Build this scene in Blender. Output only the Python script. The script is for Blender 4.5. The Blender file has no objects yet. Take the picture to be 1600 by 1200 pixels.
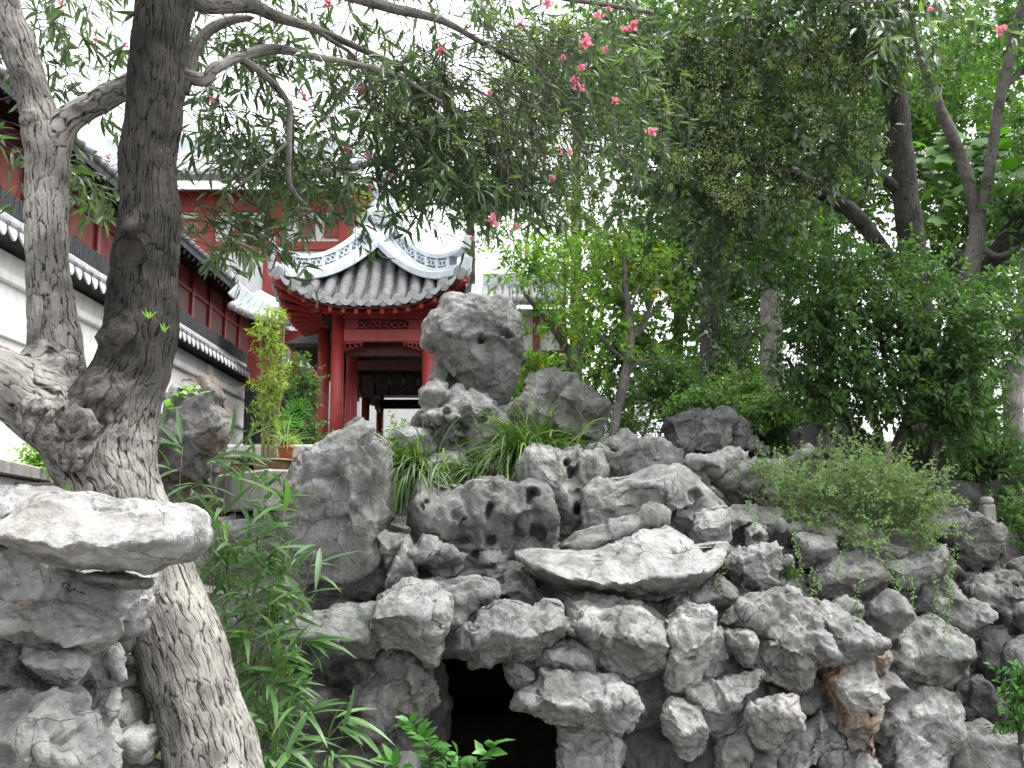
import bpy, bmesh, math, random
import numpy as np
from mathutils import Vector, Matrix, Quaternion

# ------------------------------------------------------------------ camera, world, sun, exposure
sc = bpy.context.scene
COL = sc.collection
E = 1.6                      # eye height above the courtyard ground
PITCH = math.radians(8.5)
FPX = 1556.0                 # focal length in photograph pixels (1600 wide)
cam_d = bpy.data.cameras.new('camera'); cam = bpy.data.objects.new('camera', cam_d); COL.objects.link(cam)
cam.location = (0, 0, E); cam.rotation_euler = (math.pi/2 + PITCH, 0, 0)
cam_d.sensor_width = 36; cam_d.lens = 36*FPX/1600; cam_d.clip_start = 0.05; cam_d.clip_end = 2000
sc.camera = cam
SUN_EL, SUN_AZ = math.radians(70), math.radians(80)   # azimuth from +Y clockwise (east = +X)
w = bpy.data.worlds.new('World'); sc.world = w; w.use_nodes = True
nt = w.node_tree; nt.nodes.clear()
sky = nt.nodes.new('ShaderNodeTexSky'); sky.sky_type = 'NISHITA'; sky.sun_disc = False
sky.sun_elevation = SUN_EL; sky.sun_rotation = SUN_AZ
sky.air_density = 1.0; sky.dust_density = 4.0; sky.ozone_density = 1.0
hs = nt.nodes.new('ShaderNodeHueSaturation'); hs.inputs['Saturation'].default_value = 0.14
bg = nt.nodes.new('ShaderNodeBackground'); bg.inputs['Strength'].default_value = 0.15
wo = nt.nodes.new('ShaderNodeOutputWorld')
nt.links.new(sky.outputs[0], hs.inputs['Color']); nt.links.new(hs.outputs[0], bg.inputs[0]); nt.links.new(bg.outputs[0], wo.inputs[0])
sun_d = bpy.data.lights.new('sun', 'SUN'); sun_d.energy = 1.3; sun_d.angle = math.radians(30); sun_d.color = (1, 0.97, 0.93)
sun = bpy.data.objects.new('sun', sun_d); COL.objects.link(sun)
sdir = Vector((math.sin(SUN_AZ)*math.cos(SUN_EL), math.cos(SUN_AZ)*math.cos(SUN_EL), math.sin(SUN_EL)))
sun.rotation_euler = sdir.to_track_quat('Z', 'Y').to_euler(); sun.location = (3, -5, 20)
sc.view_settings.view_transform = 'Standard'; sc.view_settings.look = 'None'
sc.view_settings.gamma = 1; sc.view_settings.use_curve_mapping = False
sc.view_settings.exposure = 2.1
sc.cycles.max_bounces = 6; sc.cycles.diffuse_bounces = 3; sc.cycles.glossy_bounces = 2
sc.cycles.transmission_bounces = 3; sc.cycles.transparent_max_bounces = 4
sc.cycles.caustics_reflective = False; sc.cycles.caustics_refractive = False
sc.cycles.use_denoising = True

G0 = -0.45                   # level of the courtyard ground in front of the rockery
R = random.Random(7)
rng = np.random.default_rng(11)

# ------------------------------------------------------------------ helpers
SP, CP = math.sin(PITCH), math.cos(PITCH)
def at(px, py, Y):
    xc = (px-800)/FPX; up = (600-py)/FPX
    t = Y/(CP - up*SP)
    return np.array((xc*t, Y, E + (SP + up*CP)*t))

def wloc(o):
    v = Vector((0, 0, 0))
    while o is not None: v = v + o.location; o = o.parent
    return v

def mesh_np(name, V, F, mat=None, smooth=True, uv=None, tint=None):
    V = np.ascontiguousarray(V, dtype=np.float32); F = np.ascontiguousarray(F, dtype=np.int32)
    me = bpy.data.meshes.new(name)
    n, k = F.shape
    me.vertices.add(len(V)); me.vertices.foreach_set('co', V.ravel())
    me.loops.add(n*k); me.loops.foreach_set('vertex_index', F.ravel())
    me.polygons.add(n); me.polygons.foreach_set('loop_start', np.arange(0, n*k, k, dtype=np.int32))
    me.polygons.foreach_set('loop_total', np.full(n, k, dtype=np.int32))
    me.polygons.foreach_set('use_smooth', np.full(n, smooth, dtype=bool))
    me.update(calc_edges=True)
    if uv is not None:
        l = me.uv_layers.new(name='UVMap'); l.data.foreach_set('uv', np.ascontiguousarray(uv[F.ravel()], dtype=np.float32).ravel())
    if tint is not None:
        a = me.attributes.new('tint', 'FLOAT', 'POINT'); a.data.foreach_set('value', np.ascontiguousarray(tint, dtype=np.float32))
    if mat: me.materials.append(mat)
    return me

def tag(o, label=None, cat=None, group=None, kind=None):
    if label: o['label'] = label
    if cat: o['category'] = cat
    if group: o['group'] = group
    if kind: o['kind'] = kind
    return o

def empty(name, loc, label, cat, group=None):
    o = bpy.data.objects.new(name, None); o.empty_display_size = 0.2; COL.objects.link(o); o.location = Vector(loc)
    return tag(o, label, cat, group)

def obj(name, V, F, mat, parent=None, loc=None, smooth=False, uv=None, tint=None, kind=None):
    """V in world coordinates; stored relative to the parent's place (or to loc)"""
    V = np.asarray(V, dtype=float)
    base = np.array(wloc(parent)) if parent is not None else (np.array(loc) if loc is not None else np.zeros(3))
    me = mesh_np(name, V-base, F, mat, smooth, uv, tint)
    o = bpy.data.objects.new(name, me); COL.objects.link(o)
    if parent is not None: o.parent = parent
    else: o.location = Vector(base)
    if kind: o['kind'] = kind
    return o

def inst(name, me, parent, M):
    """a part sharing mesh data; M a world matrix"""
    o = bpy.data.objects.new(name, me); COL.objects.link(o)
    o.parent = parent
    o.matrix_local = Matrix.Translation(-wloc(parent)) @ M
    return o

class MB:
    """collects polygons (quads/tris stored as quads-with-triangulation) in world space"""
    def __init__(s): s.V = []; s.F = []; s.n = 0
    def add(s, V, F):
        V = np.asarray(V, float); s.V.append(V)
        for f in F: s.F.append([i+s.n for i in f])
        s.n += len(V); return s
    def box(s, a, b, c=None, half=None, axes=None):
        """box(min,max) axis aligned, or box(None,None,center,half,axes3x3)"""
        if axes is None:
            a = np.array(a, float); b = np.array(b, float); c = (a+b)/2; half = (b-a)/2; axes = np.eye(3)
        sg = np.array([(-1,-1,-1),(1,-1,-1),(1,1,-1),(-1,1,-1),(-1,-1,1),(1,-1,1),(1,1,1),(-1,1,1)], float)
        V = np.array(c) + (sg*np.array(half)) @ np.array(axes)
        return s.add(V, [(0,3,2,1),(4,5,6,7),(0,1,5,4),(1,2,6,5),(2,3,7,6),(3,0,4,7)])
    def bar(s, p, q, wx, wz, up=(0,0,1)):
        p = np.array(p, float); q = np.array(q, float); d = q-p; L = np.linalg.norm(d); d = d/L
        x = np.cross(d, np.array(up, float)); x /= max(1e-6, np.linalg.norm(x)); z = np.cross(x, d)
        return s.box(None, None, (p+q)/2, (wx/2, L/2, wz/2), np.array([x, d, z]))
    def tube(s, path, rad, seg=8, cap=True):
        V, F, uv = tube_arrays(path, rad, seg)
        n = len(path)
        V = list(map(tuple, V)); F = [tuple(f) for f in F]
        if cap:
            F.append(tuple(range(seg))[::-1]); F.append(tuple((n-1)*seg+i for i in range(seg)))
        return s.add(np.array(V), F)
    def lathe(s, c, prof, seg=16, arc=2*math.pi):
        V = []; F = []
        for r, z in prof:
            for i in range(seg):
                a = arc*i/seg; V.append((c[0]+r*math.cos(a), c[1]+r*math.sin(a), c[2]+z))
        for j in range(len(prof)-1):
            for i in range(seg):
                k = (i+1) % seg; F.append((j*seg+i, j*seg+k, (j+1)*seg+k, (j+1)*seg+i))
        F.append(tuple(range(seg))[::-1]); F.append(tuple((len(prof)-1)*seg+i for i in range(seg)))
        return s.add(np.array(V), F)
    def mesh(s, name, mat, base, smooth=False, bevel=0):
        me = bpy.data.meshes.new(name); V = np.concatenate(s.V)-np.array(base)
        me.from_pydata([tuple(v) for v in V], [], s.F)
        if bevel:
            bm = bmesh.new(); bm.from_mesh(me)
            es = [e for e in bm.edges if len(e.link_faces) == 2 and e.calc_face_angle(0) > 0.6]
            bmesh.ops.bevel(bm, geom=es, offset=bevel, segments=1, affect='EDGES', clamp_overlap=True)
            bm.to_mesh(me); bm.free()
        if smooth:
            me.polygons.foreach_set('use_smooth', np.ones(len(me.polygons), dtype=bool))
        me.update(); me.materials.append(mat); return me
    def build(s, name, mat, parent=None, loc=None, smooth=False, bevel=0, kind=None):
        base = np.array(wloc(parent)) if parent is not None else (np.array(loc) if loc is not None else np.zeros(3))
        o = bpy.data.objects.new(name, s.mesh(name, mat, base, smooth, bevel)); COL.objects.link(o)
        if parent is not None: o.parent = parent
        else: o.location = Vector(base)
        if kind: o['kind'] = kind
        return o

def resample(P, Rd, step):
    """Catmull-Rom through points P with radii"""
    P = np.array(P, float); Rd = np.array(Rd, float); n = len(P)
    A = np.concatenate([P, Rd[:, None]], 1)
    A = np.concatenate([2*A[:1]-A[1:2], A, 2*A[-1:]-A[-2:-1]])
    out = []
    for i in range(1, n):
        p0, p1, p2, p3 = A[i-1], A[i], A[i+1], A[i+2]
        m = max(1, int(np.linalg.norm(p2[:3]-p1[:3])/step))
        t = (np.arange(m)/m)[:, None]
        out.append(0.5*((2*p1)+(-p0+p2)*t+(2*p0-5*p1+4*p2-p3)*t*t+(-p0+3*p1-3*p2+p3)*t**3))
    out.append(A[-2:-1])
    out = np.concatenate(out)
    return out[:, :3], np.maximum(out[:, 3], 0.001)

def tube_arrays(path, rad, seg):
    P = np.array(path, float); n = len(P); rad = np.broadcast_to(np.array(rad, float), (n,))
    T = np.gradient(P, axis=0) if n > 1 else np.array([[0, 0, 1.]])
    T /= np.linalg.norm(T, axis=1)[:, None]+1e-9
    up = np.array((0.13, 0.97, 0.2)) if abs(T[0][2]) > 0.7 else np.array((0, 0, 1.))
    X = np.zeros_like(P); x = np.cross(T[0], up); x /= np.linalg.norm(x)
    for i in range(n):
        x = x - T[i]*np.dot(x, T[i]); x /= np.linalg.norm(x)+1e-9; X[i] = x
    Z = np.cross(T, X)
    a = np.arange(seg)*2*math.pi/seg
    V = P[:, None]+rad[:, None, None]*(np.cos(a)[None, :, None]*X[:, None]+np.sin(a)[None, :, None]*Z[:, None])
    i = np.arange(n-1)[:, None]; j = np.arange(seg)[None]; k = (j+1) % seg
    F = np.stack([i*seg+j, i*seg+k, (i+1)*seg+k, (i+1)*seg+j], -1).reshape(-1, 4)
    L = np.concatenate([[0], np.cumsum(np.linalg.norm(np.diff(P, axis=0), axis=1))])
    uv = np.stack([np.broadcast_to((np.cos(a)*0+a/(2*math.pi))[None], (n, seg)), np.broadcast_to(L[:, None], (n, seg))], -1).reshape(-1, 2)
    return V.reshape(-1, 3), F, uv

# numpy noise
def _h(ix, iy, iz, s):
    h = (ix.astype(np.int64)*374761393 + iy.astype(np.int64)*668265263 + iz.astype(np.int64)*2147483647 + s*974634777) & 0xffffffff
    h = ((h ^ (h >> 13))*1274126177) & 0xffffffff
    h = ((h ^ (h >> 16))*2246822519) & 0xffffffff
    return (h ^ (h >> 15)) & 0xffffffff
def vnoise(P, s=0):
    I = np.floor(P).astype(np.int64); f = P-I; u = f*f*f*(f*(f*6-15)+10)
    r = 0
    for dx in (0, 1):
        for dy in (0, 1):
            for dz in (0, 1):
                h = _h(I[:, 0]+dx, I[:, 1]+dy, I[:, 2]+dz, s)
                g = np.stack([(h & 1023)/511.5-1, ((h >> 10) & 1023)/511.5-1, ((h >> 20) & 1023)/511.5-1], 1)
                d = (g*(f-np.array((dx, dy, dz)))).sum(1)
                wgt = (u[:, 0] if dx else 1-u[:, 0])*(u[:, 1] if dy else 1-u[:, 1])*(u[:, 2] if dz else 1-u[:, 2])
                r = r+wgt*d
    return r
def fbm(P, s=0, o=3, ridged=False):
    r = 0; a = 1.0
    for k in range(o):
        n = vnoise(P*2**k+17.3*k, s+k)
        r = r+a*((0.35-np.abs(n))*1.6 if ridged else n); a *= 0.5
    return r
def worley(P, s=0):
    I = np.floor(P).astype(np.int64); f1 = np.full(len(P), 9.0); f2 = np.full(len(P), 9.0)
    for dx in (-1, 0, 1):
        for dy in (-1, 0, 1):
            for dz in (-1, 0, 1):
                J = I+np.array((dx, dy, dz)); h = _h(J[:, 0], J[:, 1], J[:, 2], s)
                c = J+np.stack([(h & 1023)/1023, ((h >> 10) & 1023)/1023, ((h >> 20) & 1023)/1023], 1)
                d = ((c-P)**2).sum(1)
                f2 = np.where(d < f1, f1, np.minimum(f2, d)); f1 = np.minimum(f1, d)
    return np.sqrt(f1), np.sqrt(f2)
def chips(P, s=0):
    """offset of randomly tilted facets, one per cell: broken stone faces"""
    I = np.floor(P).astype(np.int64); best = np.full(len(P), 9.0); out = np.zeros(len(P))
    for dx in (-1, 0, 1):
        for dy in (-1, 0, 1):
            for dz in (-1, 0, 1):
                J = I+np.array((dx, dy, dz)); h = _h(J[:, 0], J[:, 1], J[:, 2], s); h2 = _h(J[:, 0], J[:, 1], J[:, 2], s+77)
                c = J+np.stack([(h & 1023)/1023, ((h >> 10) & 1023)/1023, ((h >> 20) & 1023)/1023], 1)
                gr = np.stack([(h2 & 1023)/511.5-1, ((h2 >> 10) & 1023)/511.5-1, ((h2 >> 20) & 1023)/511.5-1], 1)
                d = ((c-P)**2).sum(1); v = ((P-c)*gr).sum(1)
                out = np.where(d < best, v, out); best = np.minimum(best, d)
    return out
def vnormals(V, F):
    a, b, c = V[F[:, 0]], V[F[:, 1]], V[F[:, 2]]
    fn = np.cross(b-a, c-a); N = np.zeros_like(V)
    for i in range(F.shape[1]): np.add.at(N, F[:, i], fn)
    return N/(np.linalg.norm(N, axis=1)[:, None]+1e-12)

# ------------------------------------------------------------------ materials
def newmat(name):
    m = bpy.data.materials.new(name); m.use_nodes = True; nt = m.node_tree; nt.nodes.clear()
    return m, nt, (lambda t, **k: _n(nt, t, **k)), nt.links.new
def _n(nt, t, **k):
    n = nt.nodes.new('ShaderNode'+t)
    for a, b in k.items():
        if a[0].isupper(): n.inputs[a.replace('_', ' ')].default_value = b
        else: setattr(n, a, b)
    return n
def ramp(nt, stops, src, link):
    r = nt.nodes.new('ShaderNodeValToRGB'); e = r.color_ramp.elements
    while len(e) < len(stops): e.new(0.5)
    for i, (p, c) in enumerate(stops):
        e[i].position = p; e[i].color = (*c, 1) if len(c) == 3 else c
    link(src, r.inputs[0]); return r
def g(v, t=(1, 1, 1)): return (v*t[0], v*t[1], v*t[2])

def rock_mat(name, lo, mid, hi, warm=0.0, stain=None, sthr=0.46, bump=1.0):
    m, nt, N, L = newmat(name)
    geo = N('NewGeometry'); oi = N('ObjectInfo')
    P = geo.outputs['Position']
    # distortion
    wn = N('TexNoise', Scale=3.0, Detail=1.0); L(P, wn.inputs['Vector'])
    wm = N('VectorMath', operation='MULTIPLY_ADD'); wm.inputs[1].default_value = (0.22, 0.22, 0.22)
    L(wn.outputs['Color'], wm.inputs[0]); L(P, wm.inputs[2])
    n1 = N('TexNoise', Scale=2.2, Detail=4.0, Roughness=0.66); L(wm.outputs[0], n1.inputs['Vector'])
    n2 = N('TexNoise', Scale=30.0, Detail=3.0, Roughness=0.75); L(P, n2.inputs['Vector'])
    n3 = N('TexNoise', Scale=7.0, Detail=4.0, Roughness=0.72); L(wm.outputs[0], n3.inputs['Vector'])
    base = ramp(nt, [(0.30, g(lo, (1, .99, .97))), (0.50, g(mid, (1, .995, .985))), (0.70, g(hi, (1, 1, .99)))], n1.outputs['Fac'], L)
    # pale lichen crust
    lc = ramp(nt, [(0.48, (0, 0, 0)), (0.68, (1, 1, 1))], n3.outputs['Fac'], L)
    mx = N('MixRGB', blend_type='MIX'); mx.inputs['Color2'].default_value = (*g(min(.72, hi*1.28), (1, 1, .985)), 1)
    lm = N('Math', operation='MULTIPLY'); lm.inputs[1].default_value = 0.55; L(lc.outputs[0], lm.inputs[0]); L(lm.outputs[0], mx.inputs['Fac'])
    L(base.outputs[0], mx.inputs['Color1'])
    # dark grain speckle
    sp = ramp(nt, [(0.34, (0.45, 0.44, 0.42)), (0.50, (1, 1, 1))], n2.outputs['Fac'], L)
    mu = N('MixRGB', blend_type='MULTIPLY'); mu.inputs['Fac'].default_value = 0.32
    L(mx.outputs[0], mu.inputs['Color1']); L(sp.outputs[0], mu.inputs['Color2'])
    # dirt streaks: noise stretched vertically
    mp = N('Mapping'); mp.inputs['Scale'].default_value = (5.5, 5.5, 0.9); L(wm.outputs[0], mp.inputs['Vector'])
    n4 = N('TexNoise', Scale=1.0, Detail=3.0, Roughness=0.65); L(mp.outputs[0], n4.inputs['Vector'])
    st = ramp(nt, [(0.36, (0.50, 0.48, 0.45)), (0.52, (1, 1, 1))], n4.outputs['Fac'], L)
    mu2 = N('MixRGB', blend_type='MULTIPLY'); mu2.inputs['Fac'].default_value = 0.75
    L(mu.outputs[0], mu2.inputs['Color1']); L(st.outputs[0], mu2.inputs['Color2'])
    col = mu2.outputs[0]
    n6 = N('TexNoise', Scale=1.3, Detail=3.0); L(P, n6.inputs['Vector'])
    tn = ramp(nt, [(0.36, (1.0, .985, .93)), (0.5, (1, 1, 1)), (0.66, (.95, 1.0, .93))], n6.outputs['Fac'], L)
    m6 = N('MixRGB', blend_type='MULTIPLY'); m6.inputs['Fac'].default_value = 1.0; L(col, m6.inputs['Color1']); L(tn.outputs[0], m6.inputs['Color2']); col = m6.outputs[0]
    # fracture lines
    vc = N('TexVoronoi', feature='DISTANCE_TO_EDGE', Scale=3.6); L(wm.outputs[0], vc.inputs['Vector'])
    ck = ramp(nt, [(0.0, (0.35, 0.34, 0.32)), (0.014, (1, 1, 1))], vc.outputs['Distance'], L)
    gate = ramp(nt, [(0.49, (0, 0, 0)), (0.56, (1, 1, 1))], n1.outputs['Fac'], L)
    mc = N('MixRGB', blend_type='MULTIPLY'); L(gate.outputs[0], mc.inputs['Fac']); L(col, mc.inputs['Color1']); L(ck.outputs[0], mc.inputs['Color2'])
    col = mc.outputs[0]
    if stain:
        n5 = N('TexNoise', Scale=2.6, Detail=5.0); L(P, n5.inputs['Vector'])
        sr = ramp(nt, [(sthr, (0, 0, 0)), (sthr+.12, (1, 1, 1))], n5.outputs['Fac'], L)
        m5 = N('MixRGB', blend_type='MIX'); m5.inputs['Color2'].default_value = (*stain, 1)
        mm = N('Math', operation='MULTIPLY'); mm.inputs[1].default_value = warm; L(sr.outputs[0], mm.inputs[0]); L(mm.outputs[0], m5.inputs['Fac'])
        L(col, m5.inputs['Color1']); col = m5.outputs[0]
    rv = N('MapRange'); rv.inputs['To Min'].default_value = 0.66; rv.inputs['To Max'].default_value = 1.16; L(oi.outputs['Random'], rv.inputs['Value'])
    mv = N('VectorMath', operation='SCALE'); L(col, mv.inputs[0]); L(rv.outputs[0], mv.inputs['Scale']); col = mv.outputs[0]
    b = N('BsdfPrincipled', Roughness=0.88); b.inputs['Specular IOR Level'].default_value = 0.25
    L(col, b.inputs['Base Color'])
    # bump: pits + grain + cracks
    pv = N('TexVoronoi', Scale=17.0); L(wm.outputs[0], pv.inputs['Vector'])
    pr = ramp(nt, [(0.05, (0, 0, 0)), (0.45, (1, 1, 1))], pv.outputs['Distance'], L)
    s1 = N('Math', operation='MULTIPLY_ADD'); s1.inputs[1].default_value = 0.9; L(n3.outputs['Fac'], s1.inputs[0]); L(n2.outputs['Fac'], s1.inputs[2])
    s2 = N('Math', operation='MULTIPLY_ADD'); s2.inputs[1].default_value = 0.35; L(pr.outputs[0], s2.inputs[0]); L(s1.outputs[0], s2.inputs[2])
    cg = N('MixRGB', blend_type='MIX'); cg.inputs['Color1'].default_value = (1, 1, 1, 1); L(gate.outputs[0], cg.inputs['Fac']); L(ck.outputs[0], cg.inputs['Color2'])
    s3 = N('Math', operation='MULTIPLY_ADD'); s3.inputs[1].default_value = 0.5; L(cg.outputs[0], s3.inputs[0]); L(s2.outputs[0], s3.inputs[2])
    bp = N('Bump', Strength=0.55*bump, Distance=0.03); L(s3.outputs[0], bp.inputs['Height']); L(bp.outputs[0], b.inputs['Normal'])
    o = N('OutputMaterial'); L(b.outputs[0], o.inputs[0]); return m

def leaf_mat(name, c1, c2, rough=0.45, trans=0.35, c3=None, f3=0.0, tcol=None, spec=0.4):
    m, nt, N, L = newmat(name)
    a = N('Attribute', attribute_name='tint')
    st = [(0.0, c1), (1.0-f3-0.02, c2)]
    if c3: st += [(1.0-f3, c3)]
    rp = ramp(nt, st, a.outputs['Fac'], L)
    b = N('BsdfPrincipled', Roughness=rough); b.inputs['Specular IOR Level'].default_value = spec
    L(rp.outputs[0], b.inputs['Base Color'])
    t = N('BsdfTranslucent'); mu = N('MixRGB', blend_type='MULTIPLY'); mu.inputs['Fac'].default_value = 1
    mu.inputs['Color2'].default_value = (*(tcol or (1.5, 1.7, 0.6)), 1); L(rp.outputs[0], mu.inputs['Color1']); L(mu.outputs[0], t.inputs['Color'])
    x = N('MixShader'); x.inputs['Fac'].default_value = trans; L(b.outputs[0], x.inputs[1]); L(t.outputs[0], x.inputs[2])
    o = N('OutputMaterial'); L(x.outputs[0], o.inputs[0]); return m

def bark_mat(name, lo, hi, furrow=1.0, scale=1.0, blotch=0.5, upper=None):
    m, nt, N, L = newmat(name)
    uv = N('UVMap'); geo = N('NewGeometry')
    wn = N('TexNoise', Scale=7.0, Detail=2.0); L(geo.outputs['Position'], wn.inputs['Vector'])
    def field(sx, sy, warp, sc_):
        mp = N('Mapping'); mp.inputs['Scale'].default_value = (sx*scale, sy*scale, 1); L(uv.outputs[0], mp.inputs['Vector'])
        wm = N('VectorMath', operation='MULTIPLY_ADD'); wm.inputs[1].default_value = (warp, warp, 0); L(wn.outputs['Color'], wm.inputs[0]); L(mp.outputs[0], wm.inputs[2])
        return wm
    f1 = field(34, 5.0, 2.4, 1)
    v = N('TexVoronoi', feature='DISTANCE_TO_EDGE', Scale=1.0); v.voronoi_dimensions = '2D'; L(f1.outputs[0], v.inputs['Vector'])
    f2 = field(75, 9.0, 3.0, 1)
    nz = N('TexNoise', Scale=1.0, Detail=5.0, Roughness=0.7); nz.noise_dimensions = '2D'; L(f2.outputs[0], nz.inputs['Vector'])
    n = N('TexNoise', Scale=22.0, Detail=5.0, Roughness=0.75); L(geo.outputs['Position'], n.inputs['Vector'])
    n2 = N('TexNoise', Scale=4.0, Detail=5.0, Roughness=0.6); L(geo.outputs['Position'], n2.inputs['Vector'])
    # height: plates broken by furrows and fibres
    h1 = N('Math', operation='MINIMUM'); h1.inputs[1].default_value = 0.15; L(v.outputs['Distance'], h1.inputs[0])
    h2 = N('Math', operation='MULTIPLY_ADD'); h2.inputs[1].default_value = 0.62; L(nz.outputs['Fac'], h2.inputs[0]); L(h1.outputs[0], h2.inputs[2])
    h3 = N('Math', operation='MULTIPLY_ADD'); h3.inputs[1].default_value = 0.30; L(n.outputs['Fac'], h3.inputs[0]); L(h2.outputs[0], h3.inputs[2])
    r1 = ramp(nt, [(0.43, g(lo*.5, (1, .93, .84))), (0.50, g((lo*.5+hi*.5), (1, .94, .85))), (0.57, g(hi, (1, .945, .86)))], h3.outputs[0], L)
    r2 = ramp(nt, [(0.38, (1-blotch,)*3), (0.56, (1.0, 1.0, 1.0))], n2.outputs['Fac'], L)
    mu = N('MixRGB', blend_type='MULTIPLY'); mu.inputs['Fac'].default_value = 1.0; L(r1.outputs[0], mu.inputs['Color1']); L(r2.outputs[0], mu.inputs['Color2'])
    col = mu.outputs[0]
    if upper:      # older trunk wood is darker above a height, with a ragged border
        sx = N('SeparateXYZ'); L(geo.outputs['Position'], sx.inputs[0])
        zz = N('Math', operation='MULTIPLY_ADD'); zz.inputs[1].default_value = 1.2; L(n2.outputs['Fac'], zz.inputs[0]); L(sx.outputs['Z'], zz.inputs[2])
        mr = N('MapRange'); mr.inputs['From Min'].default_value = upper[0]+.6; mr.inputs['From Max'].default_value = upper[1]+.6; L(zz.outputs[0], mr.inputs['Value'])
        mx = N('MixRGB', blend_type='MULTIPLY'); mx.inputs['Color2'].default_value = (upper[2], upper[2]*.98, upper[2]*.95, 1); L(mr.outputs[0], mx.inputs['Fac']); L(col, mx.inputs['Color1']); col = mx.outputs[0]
    at_ = N('Attribute', attribute_name='tint')
    r3_ = ramp(nt, [(0.38, (.95, .95, .95)), (0.60, (.15, .15, .15))], n.outputs['Fac'], L)
    bm_ = N('MixRGB', blend_type='MIX'); bm_.inputs['Color2'].default_value = (.05, .045, .04, 1); bq = N('Math', operation='MULTIPLY'); L(at_.outputs['Fac'], bq.inputs[0]); L(r3_.outputs[0], bq.inputs[1]); L(bq.outputs[0], bm_.inputs['Fac']); L(col, bm_.inputs['Color1']); col = bm_.outputs[0]
    b = N('BsdfPrincipled', Roughness=0.92); b.inputs['Specular IOR Level'].default_value = 0.12; L(col, b.inputs['Base Color'])
    bp = N('Bump', Strength=0.85*furrow, Distance=0.04); L(h3.outputs[0], bp.inputs['Height']); L(bp.outputs[0], b.inputs['Normal'])
    o = N('OutputMaterial'); L(b.outputs[0], o.inputs[0]); return m

def plain_mat(name, col, rough=0.6, var=0.25, scale=4.0, bump=0.1, spec=0.3, streak=0.0):
    m, nt, N, L = newmat(name)
    geo = N('NewGeometry')
    n = N('TexNoise', Scale=scale, Detail=8.0, Roughness=0.65); L(geo.outputs['Position'], n.inputs['Vector'])
    rp = ramp(nt, [(0.3, g(1-var, col)), (0.6, col), (0.8, g(1+var*.25, col))], n.outputs['Fac'], L)
    c = rp.outputs[0]
    if streak:
        mp = N('Mapping'); mp.inputs['Scale'].default_value = (6, 6, 0.5); L(geo.outputs['Position'], mp.inputs['Vector'])
        n2 = N('TexNoise', Scale=1.0, Detail=6.0, Roughness=0.7); L(mp.outputs[0], n2.inputs['Vector'])
        r2 = ramp(nt, [(0.38, (0.5, 0.5, 0.5)), (0.55, (1, 1, 1))], n2.outputs['Fac'], L)
        mu = N('MixRGB', blend_type='MULTIPLY'); mu.inputs['Fac'].default_value = streak; L(c, mu.inputs['Color1']); L(r2.outputs[0], mu.inputs['Color2']); c = mu.outputs[0]
    b = N('BsdfPrincipled', Roughness=rough); b.inputs['Specular IOR Level'].default_value = spec; L(c, b.inputs['Base Color'])
    if bump:
        n3 = N('TexNoise', Scale=scale*9, Detail=5.0); L(geo.outputs['Position'], n3.inputs['Vector'])
        bp = N('Bump', Strength=bump, Distance=0.02); L(n3.outputs['Fac'], bp.inputs['Height']); L(bp.outputs[0], b.inputs['Normal'])
    o = N('OutputMaterial'); L(b.outputs[0], o.inputs[0]); return m

M = {}
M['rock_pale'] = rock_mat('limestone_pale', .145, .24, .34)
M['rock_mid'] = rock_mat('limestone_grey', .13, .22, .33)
M['rock_dark_or_shaded'] = rock_mat('limestone_dark_or_shaded', .075, .13, .20)  # dark boulders; also puts shade into the colour of gaps and shaded stones
M['rock_brown'] = rock_mat('limestone_brown', .10, .17, .26, warm=.65, stain=(.11, .068, .036), sthr=.46)
M['rock_orange'] = rock_mat('limestone_ochre', .17, .28, .38, warm=.8, stain=(.27, .15, .065))
M['soil'] = plain_mat('soil', (.045, .038, .03), .95, .5, 6, .6, .1)
M['bark'] = bark_mat('oleander_bark', .045, .33, 1.0, 1.0, .55)
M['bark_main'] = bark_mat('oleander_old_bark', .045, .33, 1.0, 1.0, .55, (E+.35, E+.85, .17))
M['bark_dark'] = bark_mat('dark_bark', .03, .085, .8, 1.2)
M['bark_mid'] = bark_mat('grey_bark', .07, .17, .6, 1.4)
M['bark_pale'] = bark_mat('pale_bark', .16, .30, .5, 1.2)
M['twig'] = plain_mat('twig', (.05, .042, .034), .85, .4, 20, 0)
M['oleander'] = leaf_mat('oleander_leaf', (.040, .074, .036), (.098, .155, .072), .38, .36)
M['privet'] = leaf_mat('privet_leaf', (.040, .078, .038), (.095, .145, .070), .30, .25, (.11, .22, .03), .18, spec=.6)
M['berry'] = leaf_mat('flower_panicle', (.26, .31, .10), (.42, .47, .20), .7, .35)
M['dark_leaf'] = leaf_mat('dark_leaf', (.030, .082, .022), (.080, .165, .046), .5, .38, (.08, .19, .02), .09, spec=.3)
M['citrus'] = leaf_mat('citrus_leaf', (.075, .17, .022), (.17, .31, .045), .42, .46, (.45, .32, .02), .10)
M['yellowgreen'] = leaf_mat('backlit_leaf', (.08, .15, .025), (.19, .26, .06), .5, .45)
M['midgreen'] = leaf_mat('mid_leaf', (.045, .11, .022), (.11, .20, .045), .5, .42)
M['fig'] = leaf_mat('broad_leaf', (.05, .15, .02), (.10, .24, .035), .5, .45)
M['bamboo'] = leaf_mat('bamboo_leaf', (.04, .11, .03), (.095, .19, .055), .38, .32, (.15, .28, .06), .08)
M['bamboo_lime'] = leaf_mat('young_bamboo_leaf', (.12, .22, .025), (.28, .36, .06), .5, .4)
M['grass'] = leaf_mat('lilyturf_blade', (.03, .08, .015), (.085, .16, .035), .4, .25, (.18, .26, .05), .08)
M['spider'] = leaf_mat('striped_blade', (.10, .18, .04), (.30, .38, .18), .45, .3)
M['vine'] = leaf_mat('vine_leaf', (.085, .165, .06), (.18, .28, .12), .55, .38)
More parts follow.
